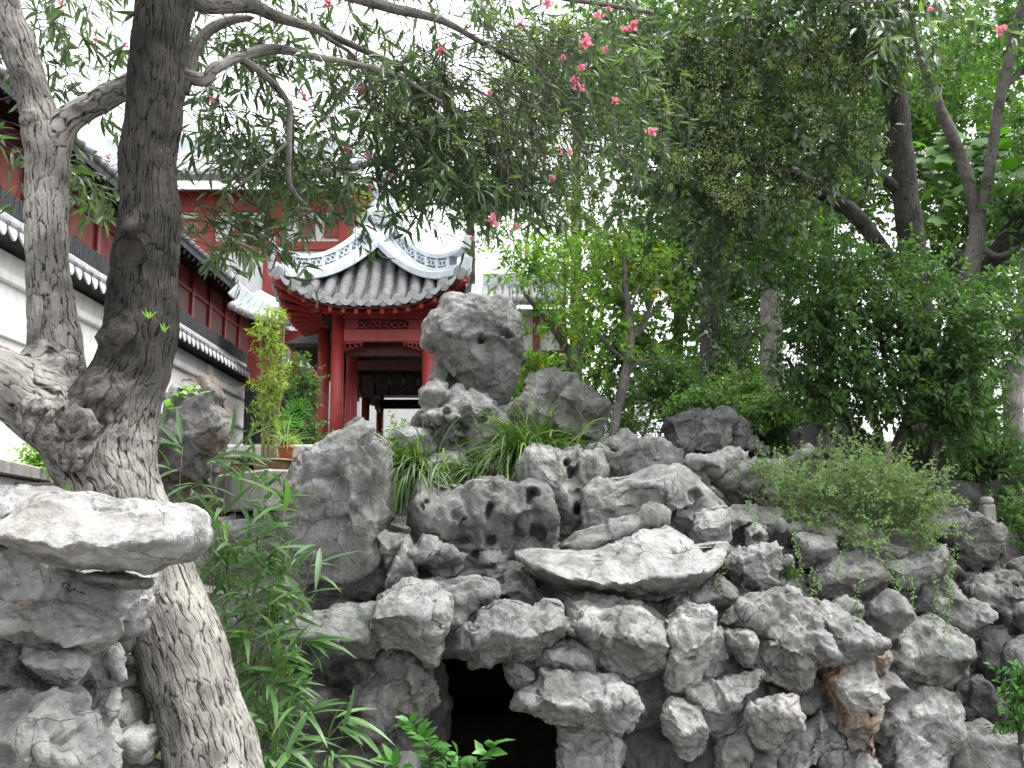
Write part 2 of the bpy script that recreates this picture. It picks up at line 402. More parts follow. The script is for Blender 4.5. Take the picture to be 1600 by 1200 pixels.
M['vine_twig'] = plain_mat('vine_twig', (.20, .16, .11), .8, .3, 20, 0)
M['ivy'] = leaf_mat('ivy_leaf', (.10, .25, .02), (.18, .36, .04), .45, .35)
M['shrub'] = leaf_mat('glossy_shrub_leaf', (.035, .13, .02), (.08, .22, .04), .35, .3)
M['petal'] = leaf_mat('pink_petal', (.56, .15, .24), (.78, .36, .46), .6, .35, tcol=(1.2, .8, .8))
M['deadleaf'] = leaf_mat('fallen_leaf', (.22, .08, .03), (.40, .17, .05), .7, .1)
M['white'] = plain_mat('lime_plaster', (.80, .80, .79), .8, .14, 1.5, .12, .2, .28)
M['grey_plaster'] = plain_mat('grey_plaster', (.38, .38, .38), .85, .25, 4, .2, .2, .3)
M['ridge'] = plain_mat('blue_white_ridge', (.60, .66, .70), .75, .22, 5, .15, .2, .25)
M['ridge_inset'] = plain_mat('ridge_inset', (.16, .20, .25), .8, .3, 8, .1)
M['tile'] = plain_mat('grey_tile', (.135, .135, .14), .8, .4, 9, .3, .25, .4)
M['tile_pale'] = plain_mat('grey_tile_edge', (.42, .43, .44), .8, .35, 12, .25, .2, .3)
M['tile_black'] = plain_mat('black_tile', (.035, .037, .04), .8, .4, 12, .3, .25, .5)
M['red'] = plain_mat('red_lacquer', (.34, .040, .034), .42, .28, 6, .06, .4, .3)
M['red_beam'] = plain_mat('red_beam', (.23, .025, .022), .45, .3, 7, .05, .4, .25)
M['red_pale'] = plain_mat('faded_red_wall', (.31, .095, .088), .75, .35, 2.2, .08, .2, .5)
M['red_bright'] = plain_mat('red_paint', (.34, .055, .045), .55, .25, 3, .05, .3)
M['brown_wood'] = plain_mat('brown_wood', (.095, .034, .030), .55, .35, 9, .1, .3, .3)
M['dark_wood'] = plain_mat('dark_wood', (.022, .014, .012), .6, .4, 9, .1, .3)
M['stone'] = plain_mat('cut_stone', (.26, .25, .23), .9, .35, 5, .35, .2, .4)
M['terracotta'] = plain_mat('terracotta', (.40, .13, .055), .7, .2, 10, .1)
M['clay'] = plain_mat('glazed_clay', (.24, .15, .085), .5, .35, 9, .15, .4, .3)
M['paving'] = plain_mat('paving', (.55, .54, .52), .8, .2, 3, .2)

# ------------------------------------------------------------------ the setting: ground, terrace
def smst(a, b, x): t = np.clip((x-a)/(b-a), 0, 1); return t*t*(3-2*t)
def ground_z(x, y):
    x = np.asarray(x, float); y = np.asarray(y, float)
    right = smst(10.1, 10.35, y)*(E+0.62) + smst(10.4, 14.5, y)*0.62
    left = smst(8.9, 9.1, y)*(E+0.45) + smst(11.0, 14.5, y)*0.8
    mix = smst(-3.1, -2.8, x)
    z = left*(1-mix)+right*mix
    z = z + G0*(1-smst(8.8, 9.2, y)) + smst(3.0, 9.0, x)*smst(11, 20, y)*0.6
    return z
def build_ground():
    xs = np.concatenate([[-600, -200, -60, -25], np.linspace(-12, 14, 105), [25, 60, 200, 600]])
    ys = np.concatenate([[-400, -100, -30, -10, -3], np.linspace(0, 8.8, 24), np.linspace(8.9, 10.6, 24), np.linspace(10.8, 40, 80), [55, 100, 300, 900]])
    X, Y = np.meshgrid(xs, ys)
    P = np.stack([X.ravel(), Y.ravel(), np.zeros(X.size)], 1)
    P[:, 2] = ground_z(P[:, 0], P[:, 1]) + 0.05*vnoise(P*1.3, 3)
    P[:, 2] += np.where((np.abs(X.ravel()) < 12) & (Y.ravel() > 0) & (Y.ravel() < 30), 0.03*vnoise(P*5, 5), 0)
    nx = len(xs); i = np.arange(len(ys)-1)[:, None]; j = np.arange(nx-1)[None]
    F = np.stack([i*nx+j, i*nx+j+1, (i+1)*nx+j+1, (i+1)*nx+j], -1).reshape(-1, 4)
    o = obj('ground', P, F, M['soil'], smooth=True); o['kind'] = 'structure'; return o
build_ground()

def core_block(a, b, seed):
    """a lumpy box of rock"""
    a = np.array(a, float); b = np.array(b, float); V = []; F = []; n = 0
    for ax in range(3):
        for sgn in (0, 1):
            u, v = [k for k in range(3) if k != ax]
            nu = max(2, int((b[u]-a[u])/0.07)); nv = max(2, int((b[v]-a[v])/0.07))
            uu, vv = np.meshgrid(np.linspace(a[u], b[u], nu), np.linspace(a[v], b[v], nv))
            P = np.zeros((uu.size, 3)); P[:, u] = uu.ravel(); P[:, v] = vv.ravel(); P[:, ax] = b[ax] if sgn else a[ax]
            i = np.arange(nv-1)[:, None]; j = np.arange(nu-1)[None]
            Fq = np.stack([i*nu+j, i*nu+j+1, (i+1)*nu+j+1, (i+1)*nu+j], -1).reshape(-1, 4)
            V.append(P); F.append(Fq+n); n += len(P)
    V = np.concatenate(V); F = np.concatenate(F)
    D = np.stack([vnoise(V*2.1+k*31, seed+k) for k in range(3)], 1)
    W1, W2 = worley(V*2.3, seed); return V+D*(0.16+.35*(W1-.3))[:, None], F
def build_core():
    cl, cr = -0.72, 0.50
    blocks = [((-3.0, 8.4, -0.6), (cl, 10.6, E-.45)), ((cr, 8.15, -0.6), (2.5, 10.6, E-.42)), ((2.4, 9.0, -.6), (5.8, 10.6, E-.2)), ((cl-.1, 7.95, E-.85), (cr+.1, 10.6, E-.45)),
              ((-2.7, 8.75, E-.6), (2.9, 10.7, E+.12)), ((2.7, 9.2, E-.6), (5.8, 10.8, E+.05)), ((-2.3, 9.9, E-.2), (5.8, 11.0, E+.50)),
              ((-1.2, 10.5, -.3), (1.1, 11.2, E-.3))]
    Vs, Fs, n = [], [], 0
    for k, (a, b) in enumerate(blocks):
        V, F = core_block(a, b, 40+k); Vs.append(V); Fs.append(F+n); n += len(V)
    o = obj('rockery_terrain', np.concatenate(Vs), np.concatenate(Fs), M['rock_dark_or_shaded'], smooth=True); o['kind'] = 'structure'  # dark colour stands in for the shade seen between the stones
build_core()

def courtyard():
    xs = np.linspace(-16, 16, 41); ys = np.linspace(-18, 6.1, 31); X, Y = np.meshgrid(xs, ys); P = np.stack([X.ravel(), Y.ravel(), np.full(X.size, G0+.05)], 1)
    P[:, 2] += .02+.015*vnoise(P*.8, 9); n = len(xs); i = np.arange(len(ys)-1)[:, None]; j = np.arange(n-1)[None]
    o = obj('courtyard_bounce_floor', P, np.stack([i*n+j, i*n+j+1, (i+1)*n+j+1, (i+1)*n+j], -1).reshape(-1, 4), M['court'], smooth=True); o['kind'] = 'structure'  # unseen pale floor, added to bounce fill light up onto the rocks
M['court'] = plain_mat('courtyard_bounce_stone', (.21, .205, .195), .85, .3, 2.5, .25, .2)
courtyard()
# paved strip in front of the pavilion and the low terrace parapet at the left
m = MB(); m.box((-3.9, 11.6, E+.86), (-2.2, 14.6, E+1.02)); o = m.build('pavement', M['paving'], bevel=.02); o['kind'] = 'structure'

def parapet():
    p, q = at(-420, 569, 5.0), at(108, 757, 11.4)
    p[2] = q[2] = E+.57
    d = (q-p)/np.linalg.norm(q-p)
    root = empty('parapet_wall', (p+q)/2*np.array((1, 1, 0))+np.array((0, 0, E-.4)), 'low stained parapet wall with stone coping behind the forked trunk', 'wall')
    MB().bar(p-np.array((0, 0, 1.35)), q-np.array((0, 0, 1.35)), .22, 2.55).build('wall_body', M['grey_plaster'], root, bevel=.01)
    L = np.linalg.norm(q-p); n = 7
    for i in range(n):
        a = p+d*L*(i/n+.001); b = p+d*L*((i+1)/n-.001)
        MB().bar(a, b, .34, .13).build('coping_stone', M['stone'], root, bevel=.015)
parapet()

# ------------------------------------------------------------------ white garden wall with tiled coping
WX = -6.0
def wall():
    root = empty('garden_wall', (WX, 20, E+.6), 'long white plastered garden wall with grey tiled coping', 'wall')
    y0, y1 = 6.5, 34.0
    MB().box((WX-.3, y0, E+.2), (WX, y1, E+3.30)).build('wall_body', M['white'], root)
    MB().box((WX-.31, y0, E+.3), (WX+.04, y1, E+.62)).build('plinth', M['grey_plaster'], root)
    MB().box((WX-.3, y0, E+2.93), (WX+.07, y1, E+3.05)).build('moulding', M['white'], root, bevel=.012)
    MB().box((WX-.3, y0, E+2.28), (WX+.045, y1, E+2.36)).build('moulding', M['white'], root, bevel=.012)
    MB().box((WX-.3, y0, E+1.35), (WX+.035, y1, E+1.41)).build('moulding', M['white'], root, bevel=.01)
    for y in (14.2, 19.3, 24.4, 29.5):
        MB().box((WX-.3, y, E+.6), (WX+.06, y+.28, E+3.28)).build('pilaster', M['white'], root, bevel=.015)
    MB().add([(WX-.3, y0, E+3.30), (WX+.27, y0, E+3.36), (WX+.27, y0, E+3.40), (WX-.12, y0, E+3.66),
              (WX-.3, y1, E+3.30), (WX+.27, y1, E+3.36), (WX+.27, y1, E+3.40), (WX-.12, y1, E+3.66)],
             [(0, 1, 2, 3), (4, 7, 6, 5), (0, 4, 5, 1), (1, 5, 6, 2), (2, 6, 7, 3), (3, 7, 4, 0)]).build('coping_bed', M['tile_black'], root)
    MB().box((WX-.30, y0, E+3.6), (WX-.05, y1, E+3.80)).build('ridge_band', M['tile_pale'], root, bevel=.02)
    # standing ridge tiles
    sl = MB().box((-.10, -.028, 0), (.10, .028, .26)).mesh('ridge_tile', M['tile_black'], (0, 0, 0), bevel=.008)
    for k in range(300):
        y = 8.6+k*.066
        o = inst('ridge_tile', sl, root, Matrix.Translation((WX-.16, y, E+3.80+R.uniform(-.006, .006))) @ Matrix.Rotation(R.uniform(-.05, .05), 4, 'X'))
    MB().box((WX-.24, 28.4, E+3.8), (WX-.08, y1, E+4.05)).build('ridge_end', M['tile_black'], root)
    # cover rolls and drip tiles
    path = [(WX-.1+t*.40, 0, E+3.68-t*.25) for t in np.linspace(0, 1, 9)]
    V = []
    ringm = MB(); ringm.tube([(p[0]-WX, 0, p[2]-E) for p in path], [.062+.012*(i % 2) for i in range(9)], 10)
    roll = ringm.mesh('cover_tile', M['tile'], (0, 0, 0), smooth=True)
    a = np.linspace(math.pi, 2*math.pi, 9)
    prof = [(.105*math.cos(t), .16*math.sin(t)*(1-.25*abs(math.cos(t)))) for t in a]
    VV = [(0.0, x, z) for x, z in prof]+[(.022, x, z) for x, z in prof]
    n = len(prof); FF = [tuple(range(n))[::-1], tuple(range(n, 2*n))]+[(i, i+1, n+i+1, n+i) for i in range(n-1)]+[(n-1, 0, n, 2*n-1)]
    drip = MB().add(np.array(VV), FF).mesh('drip_tile', M['tile_pale'], (0, 0, 0))
    for k in range(92):
        y = 9.6+k*.25
        inst('cover_tile', roll, root, Matrix.Translation((WX, y, E)))
        inst('drip_tile', drip, root, Matrix.Translation((WX+.285, y+.125+R.uniform(-.01, .01), E+3.435)) @ Matrix.Rotation(-.18+R.uniform(-.05, .05), 4, 'Y'))
wall()

# ------------------------------------------------------------------ red hall behind the wall
def red_hall():
    root = empty('red_hall', (-8, 20, 1.0), 'long red timber hall with dark eaves rising behind the white wall', 'building')
    X = -7.6
    MB().box((X-3.5, 9, 1.0), (X, 31, E+6.2)).build('wall', M['red_pale'], root)
    for z in (4.3, 4.95, 5.6):
        MB().box((X-.05, 9, E+z), (X+.05, 31, E+z+.09)).build('rail', M['red_beam'], root, bevel=.01)
    for k in range(17):
        y = 9.4+k*1.35
        MB().box((X-.05, y, E+3.2), (X+.08, y+.16, E+6.1)).build('post', M['red_beam'], root, bevel=.01)
        for zz in (4.42, 5.07):
            MB().box((X-.02, y+.30, E+zz), (X+.025, y+1.22, E+zz+.46)).build('panel', M['red_pale'] if y < 19 else M['brown_wood'], root, bevel=.012)
    # eave
    Y0, Y1 = 9, 31
    MB().add([(X-.3, Y0, E+6.35), (X+.75, Y0, E+5.90), (X+.75, Y0, E+6.02), (X-2.5, Y0, E+8.0),
              (X-.3, Y1, E+6.35), (X+.75, Y1, E+5.90), (X+.75, Y1, E+6.02), (X-2.5, Y1, E+8.0)],
             [(0, 1, 2, 3), (4, 7, 6, 5), (0, 4, 5, 1), (1, 5, 6, 2), (2, 6, 7, 3), (3, 7, 4, 0)]).build('roof', M['tile_black'], root)
    raf = MB().box((-.9, -.05, -.05), (0, .05, .05)).mesh('rafter', M['dark_wood'], (0, 0, 0))
    roll = MB().tube([(t*1.2-1.2, 0, (1-t)*.68) for t in np.linspace(0, 1, 8)], [.07+.012*(i % 2) for i in range(8)], 8).mesh('cover_tile', M['tile'], (0, 0, 0), smooth=True)
    for k in range(70):
        y = 9.2+k*.31
        inst('rafter', raf, root, Matrix.Translation((X+.70, y, E+5.87)) @ Matrix.Rotation(.40, 4, 'Y'))
        inst('cover_tile', roll, root, Matrix.Translation((X+.78, y, E+6.08)))
red_hall()

# ------------------------------------------------------------------ far hall with red frame and white panels
def far_hall():
    Y = 31.0; s = FPX/Y
    def P(px, py, dy=0): return at(px, py, Y+dy)
    root = empty('far_hall', (-8, Y+2, 1.5), 'distant hall with red frame, white panels and grey roof behind the leaves', 'building')
    a, b = P(150, 640), P(590, 300)
    MB().box((a[0], Y, 1.5), (b[0], Y+3, b[2]+.1)).build('wall', M['white'], root)
    for px in (232, 326, 430, 545, 588):
        c = P(px, 300); MB().box((c[0]-.27, Y-.16, 1.5), (c[0]+.27, Y+.02, c[2])).build('post', M['red_bright'], root, bevel=.02)
    for p0, p1 in ((300, 332), (378, 392), (560, 575)):
        z1, z0 = P(400, p0)[2], P(400, p1)[2]
        MB().box((a[0], Y-.10, z0), (b[0], Y+.02, z1)).build('rail', M['red_bright'], root, bevel=.02)
    for px in (264, 297, 380, 480, 520):
        z0, z1 = P(px, 372)[2], P(px, 342)[2]; c = P(px, 350)[0]
        MB().box((c-.27, Y-.07, z0), (c+.27, Y-.04, z1)).build('carved_panel', M['red_pale'], root)
    # upper storey and roof
    z0 = P(400, 300)[2]; z1 = P(400, 246)[2]
    x0, x1 = P(120, 280)[0], P(600, 280)[0]
    n = 9; V = []; xs = np.linspace(x0, x1, n); F = []
    for i, x in enumerate(xs):
        l = .55*abs((x-xs.mean())/(xs[-1]-xs.mean()))**4
        V += [(x, Y-1.3, z0-.1+l), (x, Y-1.3, z0+.12+l), (x, Y+2.2, z1+1.0), (x, Y+2.2, z1+.6)]
    for i in range(n-1):
        for k in range(4): F.append((4*i+k, 4*i+(k+1) % 4, 4*i+4+(k+1) % 4, 4*i+4+k))
    F += [(0, 1, 2, 3), tuple(4*(n-1)+k for k in (3, 2, 1, 0))]
    rf = MB().add(np.array(V, float), F).build('roof', M['tile'], root)
    MB().box((x0, Y+2.0, z1+.8), (x1, Y+2.4, z1+1.5)).build('ridge', M['ridge'], rf, bevel=.05)
    for k in range(26):
        x = x0+(x1-x0)*(k+.5)/26; l = .55*abs((x-xs.mean())/(xs[-1]-xs.mean()))**4
        MB().tube([(x, Y-1.34+t*3.4, z0+.14+l*(1-t)+t*(z1+1.0-z0-.12)) for t in np.linspace(0, 1, 5)], .1, 6).build('cover_tile', M['tile_pale'], rf, smooth=True)
    # a second, higher storey in red
    MB().box((P(395, 200)[0], Y+2.6, z1), (P(570, 200)[0], Y+4, P(400, 255)[2])).build('upper_wall', M['red_pale'], root)
far_hall()

# white end wall seen through the gallery, and white walls behind
m = MB(); m.box((-4.5, 29.3, 1.5), (-.2, 29.6, E+4.4)); tag(m.build('end_wall', M['white'], loc=(-2.3, 29.4, 1.5)), 'bright white wall seen through the end of the dark gallery', 'wall')
def tile_wall():
    root = empty('tiled_wall', (1.0, 20.5, 2.4), 'grey tiled wall top half hidden behind the yellow-leaved tree', 'wall')
    p = at(815, 600, 20.5); q = at(905, 548, 20.5)
    MB().box((p[0], 20.4, 2.4), (q[0], 20.65, p[2]+.25)).build('wall_body', M['white'], root)
    MB().box((p[0], 20.1, p[2]+.25), (q[0], 20.9, p[2]+.5)).build('coping_bed', M['tile_black'], root, bevel=.03)
    MB().box((p[0], 20.4, p[2]+.5), (q[0], 20.6, q[2])).build('ridge_tiles', M['tile_black'], root, bevel=.02)
    for k in range(6):
        x = p[0]+.1+k*.19
        MB().tube([(x, 20.05, p[2]+.32), (x, 20.4, p[2]+.55)], .075, 10).build('cover_tile', M['tile'], root, smooth=True)
tile_wall()

# ------------------------------------------------------------------ the pavilion
def pavilion():
    cx, cy, a = -2.02, 16.1, 1.41
    ze, za = E+3.44, E+5.06
    zf = E+1.28
    root = empty('pavilion', (cx, cy, E+.9), 'red lacquered pavilion with upturned grey tiled roof and white ridges', 'pavilion')
    rots = [np.array([[1, 0], [0, -1]]), np.array([[0, 1], [1, 0]]), np.array([[-1, 0], [0, 1]]), np.array([[0, -1], [-1, 0]])]
    # local (lateral l, outward w) -> world xy ; side 0 looks at -Y
    def S(k, l, wd, dz=0.0):
        u = l/max(wd, 1e-3); u = max(-1.0, min(1.0, u)); v = wd/a
        e = 1+.04*abs(u)**4*v*v
        z = ze+(za-ze)*max(0, 1-v)**1.55+.50*abs(u)**3*v**2.2+dz
        if v > 1: z = ze+.50*abs(u)**3*v**2.2 - (v-1)*.25+dz
        if k == 0: x, y = l*e, -wd*e
        elif k == 1: x, y = wd*e, l*e
        elif k == 2: x, y = -l*e, wd*e
        else: x, y = -wd*e, -l*e
        return np.array((cx-.14+x, cy+y, z))
    nu, nv = 25, 13
    def sheet(name, mat, dz, v0, parent, th):
        V = []; F = []
        for k in range(4):
            b = len(V)
            for j in range(nv):
                wd = a*(v0+(1-v0)*j/(nv-1))
                for i in range(nu): V.append(S(k, wd*(-1+2*i/(nu-1)), wd, dz))
            for j in range(nv-1):
                for i in range(nu-1): F.append((b+j*nu+i, b+(j+1)*nu+i, b+(j+1)*nu+i+1, b+j*nu+i+1))
        n = len(V); V = V+[v-np.array((0, 0, th)) for v in V]
        F = F+[tuple(i+n for i in f[::-1]) for f in F]
        for k in range(4):
            b = k*nu*nv+(nv-1)*nu
            for i in range(nu-1): F.append((b+i, b+i+n, b+i+1+n, b+i+1))
        return MB().add(np.array(V), F).build(name, mat, parent, smooth=True)
    roof = sheet('roof', M['tile'], 0, .03, root, .05)
    sheet('soffit', M['brown_wood'], -.07, .35, roof, .03)
    # cover tile rolls and drip tiles
    for k in range(4):
        for i in range(-6, 7):
            l = i*.222
            w0 = max(abs(l)+.16, .5); w1 = a+.05
            if w1-w0 < .15: w0 = w1-.15
            n = max(4, int((w1-w0)/.0233)); pts = []; rd = []
            for t in np.linspace(0, 1, n):
                wd = w0+(w1-w0)*t; pts.append(S(k, l, wd, .045))
                ph = (wd*100/7.0) % 1; rd.append(.078+.022*ph)
            MB().tube(pts, rd, 12).build('tile_roll', M['tile'], root, smooth=True)
            # eave cap: pale disc
            p = S(k, l, a+.06, .03); q = S(k, l, a+.02, .03)
            MB().tube([q, p, p+(p-q)*.15], [.095, .095, .06], 14).build('eave_tile', M['tile_pale'], root, smooth=False)
        for i in range(-6, 6):
            l = (i+.5)*.222
            c = S(k, l, a+.05, .02); c2 = S(k, l+.1, a+.05, .02); out = S(k, l, a+.2)-S(k, l, a+.1); out[2] = 0; out /= np.linalg.norm(out)
            lat = (c2-c); lat /= np.linalg.norm(lat)
            tt = np.linspace(math.pi, 2*math.pi, 9)
            prof = [np.array((.11*math.cos(t), .10*math.sin(t)*(1-.3*abs(math.cos(t))))) for t in tt]
            V = [c+lat*x+np.array((0, 0, z+.02)) for x, z in prof]; V = V+[v+out*.025 for v in V]; n = 9
            F = [tuple(range(n))[::-1], tuple(range(n, 2*n))]+[(j, j+1, n+j+1, n+j) for j in range(n-1)]+[(n-1, 0, n, 2*n-1)]
            MB().add(np.array(V), F).build('drip_tile', M['tile_pale'], root)
    # hip ridges
    for k in range(4):
        def H(t, dz=0): return S(k, a*t, a*t, dz) if t <= 1 else S(k, a, a, 0)+(S(k, a, a)-S(k, .95*a, .95*a))*np.array((1, 1, 0))*(t-1)*3+np.array((0, 0, (t-1)*2.2+dz))
        ts = np.linspace(.06, 1.09, 26)
        c = [H(t) for t in ts]
        dirh = (c[-1]-c[0])*np.array((1, 1, 0)); dirh /= np.linalg.norm(dirh); side = np.array((-dirh[1], dirh[0], 0))
        def sweep(name, w0, z0, z1, mat, parent, lo=0, hi=26, tw=0.0):
            V = []; F = []; cc = c[lo:hi]
            for i, p in enumerate(cc):
                w = w0*(1-tw*i/len(cc))
                tp = 1.0 if i+lo < 20 else max(.25, 1-(i+lo-20)*.13)
                V += [p+side*w+np.array((0, 0, z0)), p-side*w+np.array((0, 0, z0)), p-side*w+np.array((0, 0, z0+(z1-z0)*tp)), p+side*w+np.array((0, 0, z0+(z1-z0)*tp))]
            n = len(cc)
            for i in range(n-1):
                for j in range(4): F.append((4*i+j, 4*i+(j+1) % 4, 4*i+4+(j+1) % 4, 4*i+4+j))
            F += [(3, 2, 1, 0), tuple(4*(n-1)+j for j in range(4))]
            return MB().add(np.array(V), F).build(name, mat, parent, bevel=.012)
        rd = sweep('hip_ridge', .11, -.02, .15, M['ridge'], root)
        sweep('ridge_flank', .50, -.04, .085, M['ridge'], rd, 0, 24, tw=.88)
        sweep('ridge_band', .055, .15, .32, M['ridge_inset'], rd, 0, 21)
        sweep('ridge_cap', .085, .31, .38, M['ridge'], rd, 0, 26)
        for j in range(1, 20, 3):
            p = c[j]; MB().box(None, None, p+np.array((0, 0, .23)), (.03, .068, .08), np.array([dirh, side, (0, 0, 1)])).build('ridge_post', M['ridge'], rd)
        for j in range(2, 20):
            if (j-1) % 3 == 0: continue
            for sg in (-1, 1):
                p = c[j]+side*.06*sg+np.array((0, 0, .232)); tp = [p+.045*(math.cos(q)*dirh+math.sin(q)*np.array((0, 0, 1))) for q in np.linspace(0, 2*math.pi, 11)]
                MB().tube(tp, .013, 5, cap=False).build('ridge_scroll', M['ridge'], rd, smooth=True)
    # finial
    prof = [(.34, -.16), (.34, .04), (.27, .12), (.22, .16), (.25, .22), (.17, .28), (.13, .36), (.18, .42), (.18, .48), (.11, .54), (.13, .62), (.15, .70), (.11, .80), (.05, .90), (.015, 1.02)]
    MB().lathe((cx-.14, cy, za+.15), prof, 18).build('finial', M['ridge'], root, smooth=True)
    # columns
    cw = .715
    cols = [(cx-cw, cy-.70), (cx+cw, cy-.70), (cx-cw-.42, cy+.35), (cx-cw, cy+.70), (cx+cw, cy+.70)]
    for x, y in cols:
        cb = MB().lathe((x, y, zf-.02), [(.102, 0), (.104, .6), (.100, 2.2)], 20).build('column', M['red'], root, smooth=True)
        MB().lathe((x, y, zf-.05), [(.15, 0), (.17, .06), (.14, .13), (.11, .15)], 18).build('column_base', M['stone'], cb, smooth=True)
        for dx in (-1, 1):   # little bracket under the eave
            MB().bar((x, y, zf+2.10), (x+dx*.16, y-.22, zf+2.24), .07, .10).build('bracket', M['red_beam'], root, bevel=.01)
    yf = cy-.70
    def beam(z0, z1, th, mat, name, y=yf, inset=.09, x0=None, x1=None):
        return MB().box(((x0 if x0 is not None else cx-cw)+inset, y-th, z0), ((x1 if x1 is not None else cx+cw)-inset, y+th, z1)).build(name, mat, root, bevel=.008)
    beam(E+2.97, E+3.17, .05, M['red'], 'lintel'); beam(E+3.33, E+3.50, .06, M['red_beam'], 'top_plate', inset=-.1)
    pan = beam(E+3.17, E+3.33, .012, M['dark_wood'], 'panel_backing')  # dark plate painted in for the shade behind the open carving
    for x0, x1 in ((cx-cw+.10, cx-.40), (cx+.40, cx+cw-.10)):
        MB().box((x0, yf-.045, E+3.172), (x1, yf+.03, E+3.328)).build('panel_board', M['red_beam'], root, bevel=.006)
    rr = random.Random(3)
    for i in range(9):
        x = cx-.36+i*.09
        q = [np.array((x+(.022+.006*s)*math.cos(s*.9+i), yf-.03, E+3.25+(.024+.006*s)*math.sin(s*.9+i))) for s in np.linspace(0, 7, 14)]
        MB().tube(q, .013, 5).build('carved_scroll', M['red'], pan, smooth=True)
    for x0, sg in ((cx-cw+.10, 1), (cx+cw-.10, -1)):
        sp = MB().bar((x0, yf, E+2.962), (x0+sg*.30, yf, E+2.962), .05, .02).build('spandrel', M['red'], root)
        for i in range(4):
            r = .055-.01*i; cxx = x0+sg*(.05+.075*i)
            q = [np.array((cxx+r*math.cos(s)*.8, yf-.01, E+2.90+.012*i+r*math.sin(s))) for s in np.linspace(.3, 5.6, 12)]
            MB().tube(q, .012, 5).build('spandrel_scroll', M['red'], sp, smooth=True)
    # inner beams (dark)
    for y, z in ((cy-.35, 2.80), (cy+.70, 2.75), (cy+.70, 3.05)):
        beam(E+z, E+z+.16, .05, M['brown_wood'], 'inner_beam', y=y)
    for x in (cx-cw, cx+cw):
        MB().box((x-.045, cy-.6, E+2.97), (x+.045, cy+.6, E+3.17)).build('side_lintel', M['red_beam'], root, bevel=.008)
    MB().box((cx-cw-.3, cy-.6, E+3.36), (cx+cw+.2, cy+.9, E+3.42)).build('ceiling', M['dark_wood'], root)
    # eave rafters, fanned, on the three visible sides
    for k in (0, 1, 3):
        for i in range(15):
            u = -1+2*i/14
            inn = S(k, u*.78, .82, 0); inn[2] = E+3.50-.02
            ext = S(k, u*a*.985, a*.975, -.135)
            rb = MB().bar(inn, ext, .062, .075).build('rafter', M['red'], root, bevel=.006)
        for i in range(13):
            u = -1+2*i/12
            p = S(k, u*.92, 1.0, 0); p[2] = E+3.42+.10*abs(u)**3; q = S(k, u*.70, .72, 0); q[2] = E+3.53
            MB().tube([q, p], [.035, .035], 8).build('short_rafter', M['red'], root, smooth=False)
        MB().bar(np.append(S(k, -.95, .86)[:2], E+3.44), np.append(S(k, .95, .86)[:2], E+3.44), .09, .09).build('eave_purlin', M['red_beam'], root, bevel=.01)
    # corner beams
    for k in (0, 1, 3):
        MB().bar(np.append(S(k, .7, .72)[:2], E+3.46), S(k, a*.99, a*.99, -.12), .10, .14).build('corner_beam', M['red'], root, bevel=.012)
    # platform
    MB().box((cx-1.55, cy-1.25, E+.85), (cx+1.45, cy+1.3, zf)).build('platform', M['stone'], root, bevel=.03)
pavilion()

# ------------------------------------------------------------------ gallery running back from the pavilion
def gallery():
    root = empty('gallery', (-2.0, 21, E+.9), 'dark covered gallery with red posts running back from the pavilion', 'gallery')
    zf = E+1.22
    MB().box((-3.6, 17.45, E+.6), (-.5, 24.4, zf)).build('floor', M['stone'], root)
    MB().box((-3.9, 17.6, E+3.3), (-.3, 24.4, E+3.36)).build('ceiling', M['dark_wood'], root)
    MB().add([(-4.1, 17.6, E+3.37), (-.1, 17.6, E+3.37), (-2.1, 17.6, E+4.2), (-4.1, 24.4, E+3.37), (-.1, 24.4, E+3.37), (-2.1, 24.4, E+4.2)],
             [(0, 1, 2), (5, 4, 3), (0, 2, 5, 3), (1, 4, 5, 2), (0, 3, 4, 1)]).build('roof', M['tile'], root)
    for y in (19.2, 21.6, 24.0):
        for x in (-3.2, -1.0):
            MB().lathe((x, y, zf), [(.09, 0), (.09, 2.1)], 14).build('post', M['red_beam'], root, smooth=True)
        MB().box((-3.2, y-.06, E+2.98), (-1.0, y+.06, E+3.2)).build('cross_beam', M['dark_wood'], root, bevel=.01)
    # hanging fretwork with uneven lower edge, both sides
    rr = random.Random(5)
    for x in (-3.2, -1.0):
        for y in np.arange(17.9, 24.2, .28):
            h = .30+.12*abs(math.sin(y*2.6))+rr.uniform(0, .05)
            MB().box((x-.025, y, E+3.3-h), (x+.025, y+.24, E+3.3)).build('fretwork', M['dark_wood'], root)
    for y in (18.6,):
        for k in range(8):
            xx = -3.1+k*.27; h = .28+.16*abs((k-3.5)/3.5)**2+rr.uniform(0, .04)
            MB().box((xx, y-.02, E+2.9-h), (xx+.22, y+.02, E+2.95)).build('fretwork', M['dark_wood'], root)
    MB().box((-1.0, 17.6, zf), (-.9, 24.4, E+2.0)).build('side_wall', M['dark_wood'], root)
gallery()

